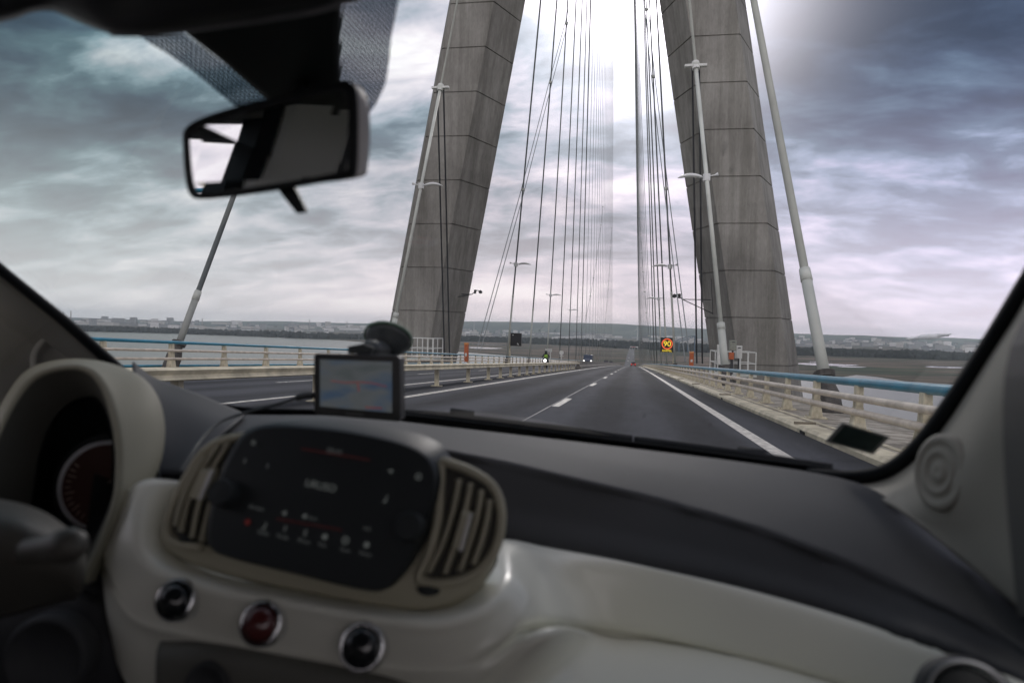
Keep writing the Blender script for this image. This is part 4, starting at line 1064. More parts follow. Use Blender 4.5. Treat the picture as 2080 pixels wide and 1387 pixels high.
q = MB().box((CARX, -1.25, .75), (1.2, .14, .55)); q.build('rear_seat_back', MATS['seat_cloth'], car, bevel=.05)
q = MB().box((CARX, -.5, .12), (1.36, 2.6, .04)); q.build('cabin_floor', darkm, car)
# the bonnet and scuttle outside, low enough to stay hidden behind the dash
q = MB(); q.grid([[Vector((CARX+a, y_, .88-.16*((y_-1.15)/.8)**2-.10*(a/.7)**2)) for a in [-.7+i*.2 for i in range(8)]] for y_ in (1.17, 1.35, 1.55, 1.75, 1.95)]); q.build('bonnet', mat('cream_body_paint', (.55, .54, .48), .25, coat=.6), car, smooth=True, solid=.01)
q = MB(); q.grid([[Vector((CARX+a, WS(CARX+a, .90)+b, .892-.02*b*5)) for a in [-.7+i*.1 for i in range(15)]] for b in (-.02, .05, .10)]); q.build('scuttle', darkm, car, solid=.01)

# structure around the footwells and the pillars' upper runs
MB().grid([[Vector((CARX+a, 1.14-.25*(abs(a)/.68)**2, z_)) for a in [-.68+i*.17 for i in range(9)]] for z_ in (.12, .5, .86)]).build('firewall', darkm, car, smooth=True, solid=.02)
MB().grid([[Vector((CARX+a, y_, z_)) for a in (-.67, -.5, -.3, -.12)] for z_, y_ in ((.30, .92), (.45, .84), (.62, .80), (.78, .82), (.86, .90))]).build('lower_dash', darkp, car, smooth=True, solid=.02)
MB().grid([[Vector((CARX+a, y_, z_)) for a in (-.69, -.55, -.40)] for z_, y_ in ((.86, .84), (.92, .88), (.925, .97), (.92, 1.02))]).build('end_pad', darkp, car, smooth=True, solid=.01)
MB().grid([[Vector((CARX+a, y_, z_)) for a in (.05, .3, .5, .66)] for z_, y_ in ((.25, .70), (.45, .62), (.60, .62), (.66, .66))]).build('glovebox_underside', darkp, car, smooth=True, solid=.02)
MB().grid([[Vector((CARX-.68, y_, z_)) for y_ in (.74, .9, 1.06)] for z_ in (.1, .5, .90)]).build('footwell_side', trim, car, solid=.02)
MB().grid([[Vector((CARX+.69, y_, z_)) for y_ in (.74, .85, .95)] for z_ in (.1, .45, .72)]).build('footwell_side', trim, car, solid=.02)
for s in (-1, 1):
    P_ = [Vector((CARX+s*.705, WS(CARX+s*.705, z_)-.02, z_)) for z_ in ((1.02 if s < 0 else 1.20), 1.28, 1.34, 1.40, 1.44)]
    q = MB(); q.tube(P_, [.042, .044, .046, .05, .05], 8); q.build('upper_pillar', trim, car, smooth=True)
MB().grid([[Vector((CARX+a, y_, zz)) for a in (-.66, -.3, 0, .3, .66)] for y_, zz in ((.60, 1.415), (.50, 1.41), (.40, 1.43))]).build('header_trim', fabric, car, smooth=True, solid=.012)

# right windscreen pillar and its speaker
PA = [(2130, 470), (2088, 600), (2012, 722), (1922, 860), (1862, 930), (1806, 968), (1760, 980), (1715, 983)]
ra = [onWS(a, b, -.012) for a, b in PA]
def tail_pts(L, Y_): return [PY(a, b, y_) for (a, b), y_ in zip(L, Y_)]
rb = tail_pts([(2170, 480), (2130, 620), (2060, 760), (1985, 890), (1920, 975), (1870, 1020), (1830, 1025), (1790, 1015)], [.56, .62, .68, .74, .78, .82, .85, .88])
rc = tail_pts([(2210, 500), (2190, 660), (2150, 850), (2090, 980), (2020, 1070), (1960, 1100), (1900, 1080), (1850, 1050)], [.52, .56, .60, .66, .71, .75, .79, .82])
rd_ = tail_pts([(2300, 520), (2280, 760), (2260, 1000), (2240, 1200), (2220, 1330), (2160, 1310), (2080, 1240), (1980, 1155)], [.48, .50, .53, .56, .58, .60, .66, .74])
RRR = [cr(x_, 30) for x_ in (ra, rb, rc, rd_)]
cols = [cr([RRR[j][i] for j in range(4)], 14) for i in range(30)]
MB().grid([[cols[i][j] for i in range(30)] for j in range(14)]).build('windscreen_pillar', trim, car, smooth=True, solid=.004)
pillar = bpy.data.objects['windscreen_pillar']
o_ = PY(1905, 958, .785); nrm = (Vector((-.93, -.22, .12))).normalized()
q = MB(); q.lathe(o_+nrm*-.006, nrm, [(a*.73, b*.45) for a, b in [(.056, 0), (.055, .010), (.050, .015), (.044, .016), (.042, .012), (.034, .011), (.032, .016), (.027, .017), (.024, .011), (.016, .010), (.014, .015), (.006, .015), (0, .012)]], 40); q.build('tweeter', trim, pillar, smooth=True)
# door card at the far right edge
MB().grid([cr([PY(2120, 600, .50), PY(2062, 740, .50), PY(2058, 950, .50), PY(2085, 1250, .50)], 12), cr([PY(2400, 560, .30), PY(2400, 800, .30), PY(2400, 1000, .30), PY(2400, 1300, .30)], 12)]).build('door_frame', darkm, car, smooth=True, solid=.01)

# left windscreen pillar
la = [onWS(a, b, -.012) for a, b in [(-60, 505), (0, 556), (62, 606), (128, 660), (186, 712), (232, 752), (262, 785)]]
lb = tail_pts([(-160, 560), (-60, 620), (0, 660), (60, 700), (120, 745), (170, 790), (210, 830)], [.95, .98, 1.0, 1.03, 1.06, 1.08, 1.09])
lc = tail_pts([(-300, 640), (-200, 720), (-120, 780), (-40, 830), (20, 870), (70, 900), (130, 930)], [.80, .84, .88, .92, .96, 1.0, 1.02])
RRR = [cr(x_, 22) for x_ in (la, lb, lc)]; cols = [cr([RRR[j][i] for j in range(3)], 10) for i in range(22)]
pl = MB().grid([[cols[i][j] for i in range(22)] for j in range(10)]).build('windscreen_pillar', trim, car, smooth=True, solid=.004)
MB().lathe(PY(138, 735, 1.03), Vector((.75, -.6, .2)), [(.055, 0), (.053, .012), (.046, .014), (.040, .008), (.02, .012), (0, .012)], 30).build('tweeter', trim, pl, smooth=True)

# dashboard pad (dark) : rows from the glass towards the camera
BOT = [(240, 1010, .885), (380, 1010, .885), (480, 1020, .88), (700, 1060, .885), (890, 1078, .86), (1020, 1098, .855), (1280, 1146, .80), (1500, 1196, .745), (1700, 1252, .695), (1810, 1288, .66), (1920, 1326, .63), (2060, 1382, .595), (2200, 1445, .55)]
bot_e = BOT
far_e = [(250, 790, 1.05), (360, 808, 1.12), (480, 838, 1.14), (700, 846, 1.14), (900, 868, 1.12), (1100, 891, 1.09), (1300, 915, 1.05), (1500, 940, 1.0), (1680, 968, .95), (1780, 1000, .90), (1900, 1088, .82), (2000, 1172, .74), (2120, 1275, .66)]
mid_e = [(250, 830, .98), (380, 842, 1.02), (480, 850, 1.03), (700, 856, 1.03), (890, 884, 1.02), (1100, 915, .98), (1310, 952, .93), (1520, 995, .88), (1700, 1045, .82), (1810, 1090, .78), (1920, 1160, .73), (2030, 1230, .68), (2150, 1320, .62)]
cre_e = [(240, 880, .90), (380, 880, .92), (480, 880, .93), (700, 880, .93), (890, 912, .91), (1100, 956, .88), (1330, 1012, .84), (1540, 1072, .78), (1720, 1140, .73), (1830, 1190, .70), (1950, 1245, .66), (2050, 1300, .63), (2180, 1380, .58)]
fr1 = [(a, b+9, y_-.001) for a, b, y_ in cre_e]; fr2 = [(a+(c-a)*.5, b+(d-b)*.5, (y_+w)/2-.0) for (a, b, y_), (c, d, w) in zip(fr1, BOT)]
bot2 = [(a, b+25, y_+.05) for a, b, y_ in bot_e]
surf([far_e, mid_e, cre_e, fr1, fr2, bot_e, bot2], 60, 'dashboard_pad', darkp, dens=60, solid=.004)
pad = bpy.data.objects['dashboard_pad']
# raised lobe between the instrument hood and the centre
surf([[(270, 735, .98), (312, 768, 1.0), (400, 800, 1.02), (480, 834, 1.03), (500, 842, 1.02)],
      [(270, 780, .93), (330, 815, .93), (400, 845, .93), (450, 862, .93), (470, 868, .93)],
      [(270, 860, .86), (320, 880, .86), (360, 900, .86), (400, 905, .86), (420, 910, .86)],
      [(250, 960, .80), (300, 965, .80), (330, 965, .80), (350, 965, .80), (370, 965, .80)]], 20, 'side_lobe', darkp, parent=pad, dens=14, solid=.003)

# glossy cream fascia with its rolled lip around the centre stack
f0 = [(388, 980, .665), (338, 1035, .64), (335, 1112, .62), (430, 1166, .60), (600, 1203, .59), (760, 1232, .582), (880, 1240, .585), (965, 1205, .61), (1008, 1150, .66), (1022, 1100, .76), (1120, 1115, .80), (1280, 1144, .795), (1500, 1194, .74), (1700, 1250, .69), (1900, 1318, .635), (2060, 1380, .59), (2200, 1443, .545)]
f1 = [(304, 974, .635), (284, 1055, .608), (306, 1140, .59), (425, 1190, .575), (600, 1224, .567), (770, 1254, .558), (895, 1262, .56), (990, 1228, .585), (1035, 1175, .63), (1050, 1125, .72), (1140, 1138, .755), (1290, 1160, .75), (1500, 1210, .70), (1700, 1266, .655), (1900, 1334, .60), (2060, 1396, .56), (2200, 1458, .52)]
f2 = [(262, 1000, .628), (250, 1090, .60), (288, 1180, .587), (415, 1222, .575), (600, 1252, .567), (775, 1284, .56), (905, 1292, .56), (1010, 1260, .585), (1065, 1215, .62), (1090, 1180, .69), (1160, 1190, .715), (1300, 1208, .715), (1500, 1252, .67), (1700, 1306, .63), (1900, 1374, .58), (2060, 1436, .54), (2200, 1498, .50)]
f3 = [(222, 1060, .625), (218, 1130, .60), (268, 1235, .59), (400, 1275, .58), (590, 1306, .57), (775, 1336, .563), (905, 1345, .562), (1000, 1310, .575), (1060, 1262, .60), (1120, 1252, .655), (1200, 1262, .69), (1320, 1280, .70), (1500, 1318, .665), (1700, 1366, .625), (1900, 1428, .575), (2060, 1480, .535), (2200, 1540, .50)]
f4 = [(214, 1130, .63), (214, 1190, .61), (262, 1290, .60), (395, 1318, .59), (585, 1352, .58), (775, 1390, .572), (905, 1410, .57), (985, 1370, .575), (1050, 1315, .585), (1130, 1290, .605), (1220, 1294, .63), (1330, 1306, .655), (1500, 1340, .64), (1700, 1396, .61), (1900, 1460, .56), (2060, 1520, .525), (2200, 1580, .49)]
f5 = [(225, 1300, .64), (235, 1330, .62), (275, 1400, .61), (395, 1410, .60), (585, 1430, .59), (775, 1470, .58), (905, 1490, .575), (975, 1480, .575), (1040, 1460, .575), (1130, 1440, .585), (1220, 1430, .60), (1330, 1440, .615), (1500, 1470, .60), (1700, 1520, .58), (1900, 1580, .54), (2060, 1620, .51), (2200, 1660, .48)]
def gd_(a): return max(0, min(1, (a-960)/90))*max(0, min(1, (1750-a)/500))
f3b = [(a, b+14, y_+.026*gd_(a)) for a, b, y_ in f3]
f3c = [(a, b+30*gd_(a)+18*(1-gd_(a)), y_+.010*gd_(a)) for a, b, y_ in f3]
def flat(L, k):
    return [(a, b, y_ if i < 10 else f0[i][2]-k-(.0 if i > 10 else .01)) for i, (a, b, y_) in enumerate(L)]
f1, f2, f3 = flat(f1, .006), flat(f2, .014), flat(f3, .022)
f3b = [(a, b+14, y_+.010*gd_(a)) for a, b, y_ in f3]
f3c = [(a, b+34*gd_(a)+18*(1-gd_(a)), y_+.004*gd_(a)) for a, b, y_ in f3]
f4 = [(a, b, y_ if i < 10 else f0[i][2]-.027) for i, (a, b, y_) in enumerate(f4)]
surf([f0, f1, f2, f3, f3b, f3c, f4, f5], 100, 'fascia', glossw, dens=64, solid=.003)
fascia = bpy.data.objects['fascia']
MB().grid([cr([PY(a, b, y_) for a, b, y_ in f0], 80), cr([PY(a, b-6, y_+.10) for a, b, y_ in f0], 80)]).build('lip_return', glossw, fascia, smooth=True)

# beige centre stack housing
ho = [(500, 884), (448, 892), (408, 915), (378, 960), (345, 1020), (325, 1070), (332, 1110), (380, 1142), (470, 1172), (620, 1206), (780, 1236), (880, 1240), (960, 1208), (1003, 1150), (1018, 1090), (1020, 1030), (1000, 985), (955, 955), (896, 934), (800, 900), (650, 878)]
def hy(px, py): return .640-.055*(py-880)/360
H0 = crl([PY(a, b, hy(a, b)+.03) for a, b in ho], 126); H1 = crl([PY(a+(670-a)*.015, b+(1060-b)*.02, hy(a, b)) for a, b in ho], 126)
H2 = crl([PY(a+(670-a)*.06, b+(1060-b)*.08, hy(a, b)-.006) for a, b in ho], 126); H3 = crl([PY(a+(670-a)*.5, b+(1060-b)*.5, hy(a, b)+.004) for a, b in ho], 126)
q = MB(); q.grid([cl_(H0), cl_(H1), cl_(H2), cl_(H3)]); q.add(H3, [tuple(range(len(H3)))])
stack = q.build('centre_housing', beige, car, smooth=True)

# vents
def vent(outline, slats, tab, rim, name='air_vent', back=mat('vent_recess', (.045, .044, .038), .7)):
    lp = crl([PY(a, b, hy(a, b)-.009) for a, b in outline], len(outline)*5)
    v = MB().slab(lp, (0, .006, 0)).build(name, back, car)
    if rim:
        R_ = cr([PY(a, b, hy(a, b)-.010) for a, b in rim], 40)
        q = MB(); q.tube(R_, .0045, 8); q.build('rim', beige, v, smooth=True)
    for sl_ in slats:
        P_ = cr([PY(a, b, hy(a, b)-.018) for a, b in sl_], 14); P2 = cr([PY(a+9, b+1, hy(a, b)-.009) for a, b in sl_], 14); P0 = cr([PY(a-5, b, hy(a, b)-.011) for a, b in sl_], 14)
        MB().grid([P0, P_, P2]).build('slat', beige, v, smooth=True, solid=.001)
    if tab:
        (a, b, c_, d_) = tab; q = MB().slab([PY(x_, y_, hy(x_, y_)-.024) for x_, y_ in (a, b, c_, d_)], (0, .012, 0), .001); tb = q.build('tab', beige, v)
        m1 = (Vector(b)+Vector(c_))/2; e = [(Vector(b)*.72+Vector(a)*.28), Vector(b), Vector(c_), (Vector(c_)*.72+Vector(d_)*.28)]
        MB().slab([PY(x_.x, x_.y, hy(x_.x, x_.y)-.0265) for x_ in e], (0, .004, 0)).build('tab_insert', mat('satin_insert', (.72, .72, .70), .3), tb)
    return v
vent([(492, 893), (450, 900), (415, 925), (388, 965), (360, 1025), (350, 1065), (362, 1090), (405, 1104), (425, 1100), (440, 1000)],
     [[(440, 905), (405, 960), (380, 1020), (366, 1080)], [(462, 900), (425, 960), (402, 1025), (388, 1092)], [(484, 902), (448, 965), (424, 1030), (408, 1098)], [(415, 926), (386, 975), (364, 1030), (356, 1068)]],
     [(408, 955), (432, 955), (408, 1015), (382, 1012)], [(498, 886), (448, 896), (410, 922), (382, 965), (350, 1025), (338, 1068), (350, 1100), (410, 1112)])
vent([(903, 945), (952, 964), (992, 992), (1008, 1032), (1005, 1088), (985, 1130), (950, 1160), (905, 1172), (862, 1166), (885, 1120), (902, 1050)],
     [[(932, 972), (918, 1040), (895, 1110), (868, 1163)], [(955, 980), (942, 1045), (922, 1110), (902, 1165)], [(977, 994), (968, 1050), (950, 1110), (932, 1160)], [(994, 1014), (988, 1055), (976, 1100), (960, 1146)]],
     [(938, 1040), (958, 1048), (938, 1120), (918, 1112)], [(896, 935), (955, 956), (1000, 986), (1018, 1032), (1014, 1092), (992, 1140), (955, 1172), (900, 1184), (850, 1176), (872, 1125), (890, 1050), (894, 990), (896, 935)])
vr = MB()
for (px, py, w, h) in ((376, 1096, 20, 13), (868, 1200, 26, 13)):
    o_ = PY(px, py, hy(px, py)-.012); rr = w/F*.56
    MB().lathe(o_+Vector((0, .006, 0)), (0, -1, 0), [(rr, 0), (rr, .004), (rr*.8, .007), (0, .008)], 20, sx=.5, xd=Vector((1, 0, 0))).build('vent_wheel', darkm, stack)

# touch screen unit
so_ = [(540, 862), (600, 862), (700, 872), (800, 892), (858, 915), (884, 945), (888, 990), (872, 1050), (848, 1115), (815, 1172), (785, 1196), (740, 1199), (600, 1166), (470, 1134), (430, 1115), (420, 1085), (428, 1030), (448, 960), (478, 900), (502, 874)]
def sy(px, py): return .618-.055*(py-880)/320
LP = crl([PY(a, b, sy(a, b)) for a, b in so_], 100); LPi = crl([PY(a+(655-a)*.03, b+(1030-b)*.035, sy(a, b)-.004) for a, b in so_], 100)
LB_ = [p+Vector((0, .05, 0)) for p in LP]
q = MB(); q.grid([cl_(LB_), cl_(LP), cl_(LPi)]); q.add(LPi, [tuple(range(len(LPi)))])
unit = q.build('touch_screen', mat('screen_black', (.014, .018, .020), .5, spec=.5), car, autos=50)
icm = mat('screen_white_icons', (.03, .03, .03), .5, emit=(.62, .68, .66), estr=.085)
icr = mat('screen_red_lines', (.03, .0, .0), .5, emit=(.8, .10, .09), estr=.05)
dim = mat('key_print_grey', (.11, .12, .12), .5, emit=(.6, .66, .64), estr=.035)
# writing plane of the unit
e1 = (PY(820, 1075, sy(820, 1075))-PY(480, 1000, sy(480, 1000))).normalized(); up_ = (PY(690, 900, sy(690, 900))-PY(640, 1150, sy(640, 1150))).normalized()
nrm_ = e1.cross(up_).normalized(); up_ = nrm_.cross(e1)
def scr_text(s_, px, py, size, m):
    p = PY(px, py, sy(px, py)-.0055); Mx = Matrix((e1, up_, nrm_)).transposed().to_4x4(); Mx.translation = p
    return text(s_, size, m, Mx, unit, 'screen_text', .0003)
scr_text('URUSO', 651, 987, .0098, icm); scr_text('09:41', 680, 917, .0075, dim)
for s_, px, py in (('Browse', 521, 1031), ('Tuner', 632, 1051), ('Info', 746, 1073), ('Radio', 535, 1082), ('Media', 574, 1090), ('Phone', 617, 1099), ('Nav', 655, 1106), ('Apps', 701, 1116), ('Setup', 742, 1124)):
    scr_text(s_, px, py, .0052, dim)
def icon(px, py, kind, r_, m):
    r_ *= .75
    o = PY(px, py, sy(px, py)-.0055); q = MB()
    if kind == 'ring': q.lathe(o, nrm_, [(r_*.62, 0), (r_*.62, .0006), (r_, .0006), (r_, 0)], 16)
    elif kind == 'dot': q.lathe(o, nrm_, [(0, .0006), (r_, .0006), (r_, 0)], 14)
    elif kind == 'tri': q.slab([o+e1*r_, o-e1*r_+up_*r_, o-e1*r_-up_*r_], -nrm_*.0006)
    elif kind == 'tril': q.slab([o-e1*r_, o+e1*r_-up_*r_, o+e1*r_+up_*r_], -nrm_*.0006)
    elif kind == 'bar': q.slab([o-e1*r_*.4-up_*r_, o+e1*r_*.4-up_*r_, o+e1*r_*.4+up_*r_, o-e1*r_*.4+up_*r_], -nrm_*.0006)
    elif kind == 'note': q.bar(o-up_*r_, o+up_*r_, r_*.3, .0006, nrm_); q.lathe(o-up_*r_-e1*r_*.3, nrm_, [(0, .0006), (r_*.45, .0006)], 10)
    q.build('screen_icon', m, unit)
for a in ((576, 1041, 'tril', .0032), (688, 1061, 'tri', .0032), (619, 1048, 'dot', .0026), (539, 1067, 'note', .0038), (579, 1073, 'bar', .0036), (620, 1082, 'bar', .0042), (660, 1090, 'dot', .0034), (702, 1097, 'ring', .0045), (745, 1106, 'dot', .0034), (543, 946, 'bar', .0026), (792, 956, 'tril', .003), (785, 1012, 'note', .004), (515, 899, 'ring', .003), (497, 936, 'bar', .003), (850, 968, 'ring', .004), (813, 1062, 'ring', .0055)):
    icon(*a, icm if a[2] != 'bar' else dim)
icon(503, 1060, 'dot', .0036, icr)
for (a, b, c_, d_) in ((612, 911, 752, 934), (562, 1053, 694, 1076)):
    MB().bar(PY(a, b, sy(a, b)-.0055), PY(c_, d_, sy(c_, d_)-.0055), .0005, .0009, nrm_).build('screen_line', icr, unit)
for (px, py) in ((462, 1004), (838, 1072)):
    o = PY(px, py, sy(px, py)-.004); q = MB().lathe(o, -nrm_ if nrm_.y > 0 else nrm_, [(.0135, 0), (.0130, .012), (.0115, .014), (0, .0145)], 28); k_ = q.build('knob', darkm, unit, autos=40)
# push buttons with chrome bezels
darkcap = mat('dark_button_cap', (.012, .014, .016), .18, coat=.5); redcap = mat('red_button_cap', (.085, .018, .018), .2, coat=.5)
def button(px, py, Y_, r_, capm, lab=None):
    o = PY(px, py, Y_); nn = Vector((.12, -.93, .35)).normalized()
    b = MB().lathe(o, nn, [(r_*.80, .0), (r_*.80, .006), (r_*.72, .011), (r_*.4, .014), (0, .015)], 32).build('push_button', capm, car, smooth=True)
    MB().lathe(o, nn, [(r_*1.08, -.012), (r_*1.04, .004), (r_*.93, .008), (r_*.84, .005), (r_*.80, -.002)], 36).build('bezel', chrome, b, smooth=True)
    if lab: b['label'] = lab
    return b
button(360, 1218, .568, .0182, darkcap); button(533, 1266, .556, .0185, redcap, 'dark red hazard light button'); button(738, 1312, .550, .0192, darkcap)
# round side outlet, bottom right
o = PY(1968, 1432, .545); nn = Vector((-.05, -.9, .42)).normalized()
v = MB().lathe(o, nn, [(.026, -.01), (.026, .002), (.022, .004), (0, .004)], 30).build('side_outlet', darkm, car, smooth=True)
MB().lathe(o, nn, [(.034, -.012), (.033, .004), (.031, .006)], 36).build('outer_ring', darkp, v, smooth=True)
MB().lathe(o, nn, [(.031, .006), (.029, .008), (.026, .004)], 36).build('bezel', mat('satin_metal', (.4, .41, .42), .3, metal=1), v, smooth=True)
q = MB(); [q.bar(o+nn*.008+Vector((-.02, 0, dz_)), o+nn*.008+Vector((.02, 0, dz_)), .002, .004) for dz_ in (-.008, 0, .008)]; q.build('slat', darkm, v)

# lower console below the fascia
surf([[(330, 1300, .60), (440, 1303, .59), (560, 1325, .585), (700, 1352, .575), (800, 1378, .57), (880, 1410, .57)],
      [(320, 1335, .575), (440, 1335, .565), (560, 1355, .56), (700, 1385, .555), (800, 1410, .55), (880, 1440, .55)],
      [(320, 1500, .58), (440, 1500, .57), (560, 1510, .565), (700, 1520, .56), (800, 1530, .555), (880, 1540, .555)]], 30, 'lower_console', mat('console_plastic', (.13, .13, .115), .6), dens=10, solid=.004)
MB().lathe(PY(425, 1392, .56), (0, -1, .2), [(.022, 0), (.021, .006), (.018, .007), (.016, .003), (0, .003)], 28).build('climate_dial', darkp, car, smooth=True)

# instrument hood and dials
h0 = [(-60, 1010, .66), (-22, 900, .70), (14, 815, .74), (62, 755, .77), (135, 735, .78), (215, 741, .78), (278, 767, .76), (314, 810, .74), (328, 870, .72), (320, 940, .69), (288, 1010, .66), (238, 1090, .64), (190, 1180, .61)]
h1 = [(-52, 1010, .60), (-14, 902, .63), (24, 820, .66), (70, 763, .68), (138, 744, .69), (184, 752, .69), (214, 786, .68), (232, 840, .66), (242, 895, .645), (244, 950, .63), (238, 1015, .61), (212, 1090, .595), (170, 1185, .58)]
h1b = [(-46, 1012, .602), (-8, 906, .632), (30, 826, .662), (75, 770, .682), (138, 751, .692), (179, 758, .692), (207, 791, .682), (225, 843, .662), (235, 897, .647), (237, 950, .632), (231, 1013, .612), (206, 1086, .597), (165, 1180, .582)]
h2 = [(40, 1110, .66), (62, 1020, .68), (82, 910, .70), (112, 845, .715), (150, 812, .72), (185, 805, .72), (208, 818, .71), (224, 856, .70), (232, 900, .69), (234, 950, .68), (228, 1010, .665), (200, 1080, .65), (150, 1180, .64)]
h3 = [(45, 1110, .76), (68, 1020, .77), (88, 912, .78), (117, 850, .79), (152, 818, .79), (184, 812, .79), (205, 824, .79), (220, 860, .78), (228, 900, .77), (230, 950, .76), (224, 1010, .75), (196, 1080, .74), (150, 1180, .73)]
hb = [(a-3, b-4, y_+.08) for a, b, y_ in h0]
surf([hb, h0, h1, h1b], 50, 'instrument_hood', mat('olive_beige_plastic', (.27, .26, .195), .6, bump=.05, bscale=700, spec=.3), dens=26, solid=.003)
hood = bpy.data.objects['instrument_hood']
surf([h1b, h2], 50, 'hood_funnel', mat('shaded_hood_plastic', (.085, .085, .072), .6, spec=.3), parent=hood, dens=8, smooth=True)  # shade inside the hood put into a darker copy of its plastic colour
surf([h2, h3], 50, 'hood_lining', darkp, parent=hood, dens=3)
surf([h3, [(150+(a-150)*.1, 1080+(b-1080)*.1, .95) for a, b, y_ in h3]], 50, 'cluster_back', darkm, parent=hood, dens=3)
oo = PY(214, 985, .765); nn = Vector((.25, -.93, .2)).normalized()
MB().lathe(oo, nn, [(0, -.006), (.066, -.006), (.066, .0)], 40).build('dial_back', darkm, hood)
dface = mat('dial_face', (.03, .016, .013), .5, emit=(.5, .14, .08), estr=.003)
sd_ = nn.cross(Vector((0, 0, 1))).normalized(); ud_ = sd_.cross(nn)
g0 = MB()
for k in range(27):
    a_ = R(-215+k*9.6); d_ = sd_*math.cos(a_)+ud_*math.sin(a_); g0.bar(oo+nn*.004+d_*(.040 if k % 3 else .036), oo+nn*.004+d_*.047, .0012, .0006, nn)
a_ = R(150); d_ = sd_*math.cos(a_)+ud_*math.sin(a_); g0.bar(oo+nn*.006, oo+nn*.006+d_*.04, .002, .001, nn)
g0.build('dial_ticks', mat('dial_print', (.45, .40, .36), .5), hood)
g = MB().lathe(oo, nn, [(0, .001), (.050, .001), (.051, .003)], 40).build('gauge_dial', dface, hood)
MB().lathe(oo, nn, [(.0505, .0), (.053, .006), (.056, .006), (.057, .0)], 48).build('gauge_ring', mat('satin_ring', (.75, .77, .80), .4), hood, smooth=True)
# steering column, stalk and wheel
surf([[(-200, 990, .52), (0, 1018, .52), (80, 1040, .53), (130, 1072, .53), (160, 1100, .54), (170, 1120, .55)],
      [(-200, 1040, .47), (0, 1060, .47), (80, 1080, .48), (130, 1105, .49), (158, 1130, .50), (172, 1150, .51)],
      [(-200, 1130, .46), (0, 1130, .46), (80, 1140, .47), (130, 1155, .48), (150, 1175, .49), (165, 1200, .50)],
      [(-200, 1260, .50), (0, 1250, .50), (80, 1230, .51), (120, 1220, .52), (140, 1215, .52), (150, 1215, .53)]], 24, 'steering_column', mat('column_plastic', (.075, .072, .062), .5, spec=.4), dens=14, solid=.004)
q = MB(); q.tube(cr([PY(60, 1118, .45), PY(110, 1112, .44), (PY(150, 1108, .43)), (PY(168, 1122, .43))], 10), [.010, .010, .010, .0105, .011, .012, .013, .013, .011, .006], 10); q.build('stalk', MATS['column_plastic'], bpy.data.objects['steering_column'], smooth=True)
surf([[(-200, 1150, .60), (0, 1160, .60), (100, 1180, .61), (180, 1200, .62), (235, 1240, .64)], [(-200, 1300, .58), (0, 1300, .58), (100, 1300, .59), (180, 1310, .60), (240, 1330, .62)], [(-200, 1500, .60), (0, 1500, .60), (100, 1500, .61), (180, 1500, .62), (260, 1500, .64)]], 20, 'knee_panel', darkp, dens=10, solid=.004)
MB().lathe(PY(105, 1330, .575), (.2, -1, .1), [(.042, -.01), (.042, .006), (.038, .012), (.034, .012), (.031, .004), (0, .004)], 36).build('ignition_surround', darkp, car, smooth=True)
surf([[(200, 900, .80), (280, 985, .80), (330, 965, .80)], [(160, 1200, .66), (222, 1110, .66), (290, 1000, .67)], [(160, 1400, .68), (222, 1300, .66), (260, 1250, .65)]], 12, 'column_gap_filler', darkp, dens=8)

# wipers resting on the outside of the glass
def wiper(pts, w, name='wiper', knob=None):
    P_ = [onWS(a, b-7, .020) for a, b in pts]; q = MB(); q.tube(cr(P_, 20), w, 6); o = q.build(name, rubber, car, smooth=True)
    P2 = [onWS(a, b+7, .030) for a, b in pts]; MB().tube(cr(P2, 20), w*1.25, 6).build('wiper_arm', rubber, o, smooth=True)
    if knob:
        (ka, kb, kc, kd) = knob; q = MB(); q.tube([onWS(ka, kb-6, .03), onWS(kc, kd-6, .03)], .0105, 8); q.build('arm_joint', rubber, o, smooth=True)
    return o
wiper([(800, 846), (900, 852), (1040, 868), (1160, 882), (1284, 900)], .0085, knob=(915, 846, 962, 852))
wiper([(1290, 900), (1400, 914), (1500, 928), (1600, 944), (1690, 958)], .0075, knob=(1500, 925, 1556, 933))

# permit wallet stuck inside the glass
wl = [(1711, 858), (1808, 887), (1774, 923), (1676, 897)]
ow = [onWS(a, b, -.006) for a, b in wl]; c_ = sum(ow, Vector())/4
pw = MB().slab(ow, FW*.0015).build('permit_wallet', mat('clear_wallet_edge', (.32, .34, .33), .4)); tag(pw, 'dark green permit in a clear wallet stuck low on the windscreen at the right', 'permit wallet')
MB().slab([c_+(p-c_)*.84-FW*.0012 for p in ow], FW*.001).build('permit_card', mat('green_card', (.035, .060, .052), .5, var=.15, vscale=60), pw)

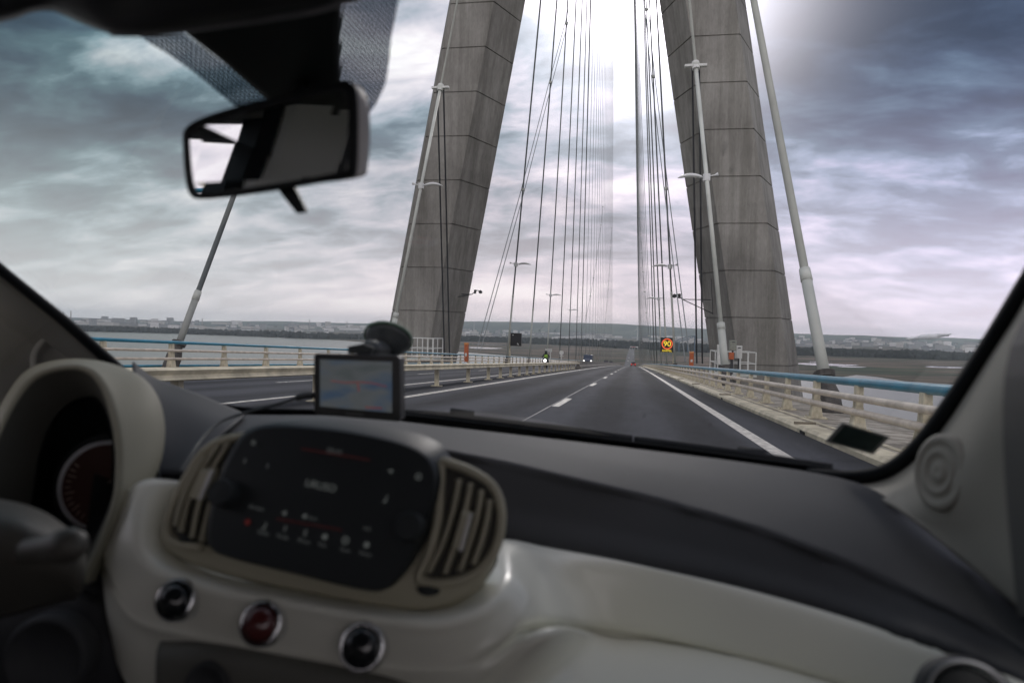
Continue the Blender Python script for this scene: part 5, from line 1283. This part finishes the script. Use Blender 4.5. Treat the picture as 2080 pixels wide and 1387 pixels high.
# navigation device on a suction mount
gd = .93
def gp(px, py, o=0): return D(px, py, gd+o)
t = thing('navigation_device', gp(725, 850), 'rectangular navigation device with a map screen on a suction mount', 'navigation device')
fl = [(637, 722), (642, 718), (806, 722), (812, 728), (813, 850), (808, 856), (643, 842), (637, 836)]
MB().slab([gp(a, b) for a, b in fl], FW*.016+RT*.004, .0012).build('body', mat('device_shell', (.014, .016, .017), .35, spec=.5), t)
def mapmat():
    m = bpy.data.materials.new('map_screen'); m.use_nodes = True; tt = m.node_tree; b = tt.nodes['Principled BSDF']
    b.inputs['Base Color'].default_value = (.05, .06, .07, 1); b.inputs['Roughness'].default_value = .35
    g_ = nd('ShaderNodeTexCoord', tt); mp = nd('ShaderNodeMapping', tt); mp.inputs['Rotation'].default_value = (0, .35, 0); mp.inputs['Scale'].default_value = (10, 10, 26); lk(g_.outputs['Object'], mp.inputs[0], tt)
    n_ = nd('ShaderNodeTexNoise', tt); n_.inputs['Scale'].default_value = 1.6; n_.inputs['Detail'].default_value = 3; lk(mp.outputs[0], n_.inputs[0], tt)
    r_ = nd('ShaderNodeValToRGB', tt); el = r_.color_ramp.elements; el.new(.5); el.new(.5)
    for e, (p, c) in zip(el, [(.36, (.045, .085, .15)), (.46, (.09, .115, .145)), (.54, (.12, .13, .135)), (.66, (.085, .10, .10))]): e.position = p; e.color = (*c, 1)
    lk(n_.outputs[0], r_.inputs[0], tt); lk(r_.outputs[0], b.inputs['Emission Color'], tt); b.inputs['Emission Strength'].default_value = .38
    return m
scn = MB().slab([gp(a, b, -.0006) for a, b in ((650, 730), (796, 735), (796, 838), (650, 825))], FW*.001).build('screen', mapmat(), t)
rt = mat('map_route_red', (.05, .02, .02), .5, emit=(.5, .10, .10), estr=.22)
for k, L_ in enumerate(([(672, 773), (700, 777), (726, 776), (752, 777), (785, 785)], [(727, 778), (729, 795)], [(742, 827), (760, 828), (776, 829)])):
    MB().tube([gp(a, b, -.001) for a, b in L_], .0009 if k else .0007, 5).build('map_line', rt, scn)
MB().slab([gp(a, b, -.0004) for a, b in ((702, 837), (738, 840), (738, 845), (702, 842))], FW*.0006).build('maker_plate', mat('plate_grey', (.05, .053, .055), .5), t)
# suction cup on the glass with its ball arm
sc_ = onWS(788, 690, -.012); wn = Vector((0, -.62, -.78)).normalized()
wn = (onWS(788, 690)-onWS(820, 690)).cross(onWS(788, 690)-onWS(788, 660)).normalized(); wn = -wn if wn.y > 0 else wn
cup = MB().lathe(sc_, wn, [(.034, -.004), (.035, .0), (.032, .006), (.026, .014), (.020, .026), (.012, .030), (0, .031)], 32).build('suction_cup', darkm, t, smooth=True)
MB().lathe(sc_, wn, [(.0355, -.006), (.0385, -.005), (.0385, -.002), (.0355, -.001)], 32).build('cup_rim', mat('clear_green_rim', (.10, .16, .12), .3), cup, smooth=True)
q = MB(); q.tube([gp(735, 716, .012), gp(752, 706, .03), sc_+wn*.022], [.010, .012, .014], 10); q.build('ball_arm', darkm, t, smooth=True)
MB().slab([gp(a, b, .006) for a, b in ((706, 704), (735, 698), (758, 706), (752, 720), (706, 718))], FW*.018, .001).build('cradle', darkm, t)
q = MB(); q.tube(cr([gp(638, 802, .008), gp(622, 803, .004), gp(606, 807), D(560, 822, .93), D(500, 838, .92), D(450, 855, .88), D(415, 885, .83), D(390, 920, .78), D(365, 960, .74)], 40), [.0052]*4+[.0022]*36, 8); q.build('power_lead', darkm, t, smooth=True)

# ------------------------------------------------------------------ air
def haze():
    q = MB(); q.box((-1000, 5450, 47.5), (36000, 13500, 208))
    m = bpy.data.materials.new('thin_haze'); m.use_nodes = True; t = m.node_tree; t.nodes.clear()
    v = nd('ShaderNodeVolumePrincipled', t); v.inputs['Density'].default_value = HAZE; v.inputs['Color'].default_value = (.80, .93, 1, 1); v.inputs['Anisotropy'].default_value = .2
    o = nd('ShaderNodeOutputMaterial', t); lk(v.outputs[0], o.inputs['Volume'], t)
    return tag(q.build('haze', m), 'thin sea haze over the estuary', 'haze', kind='stuff')
HAZE = 7e-5
haze()
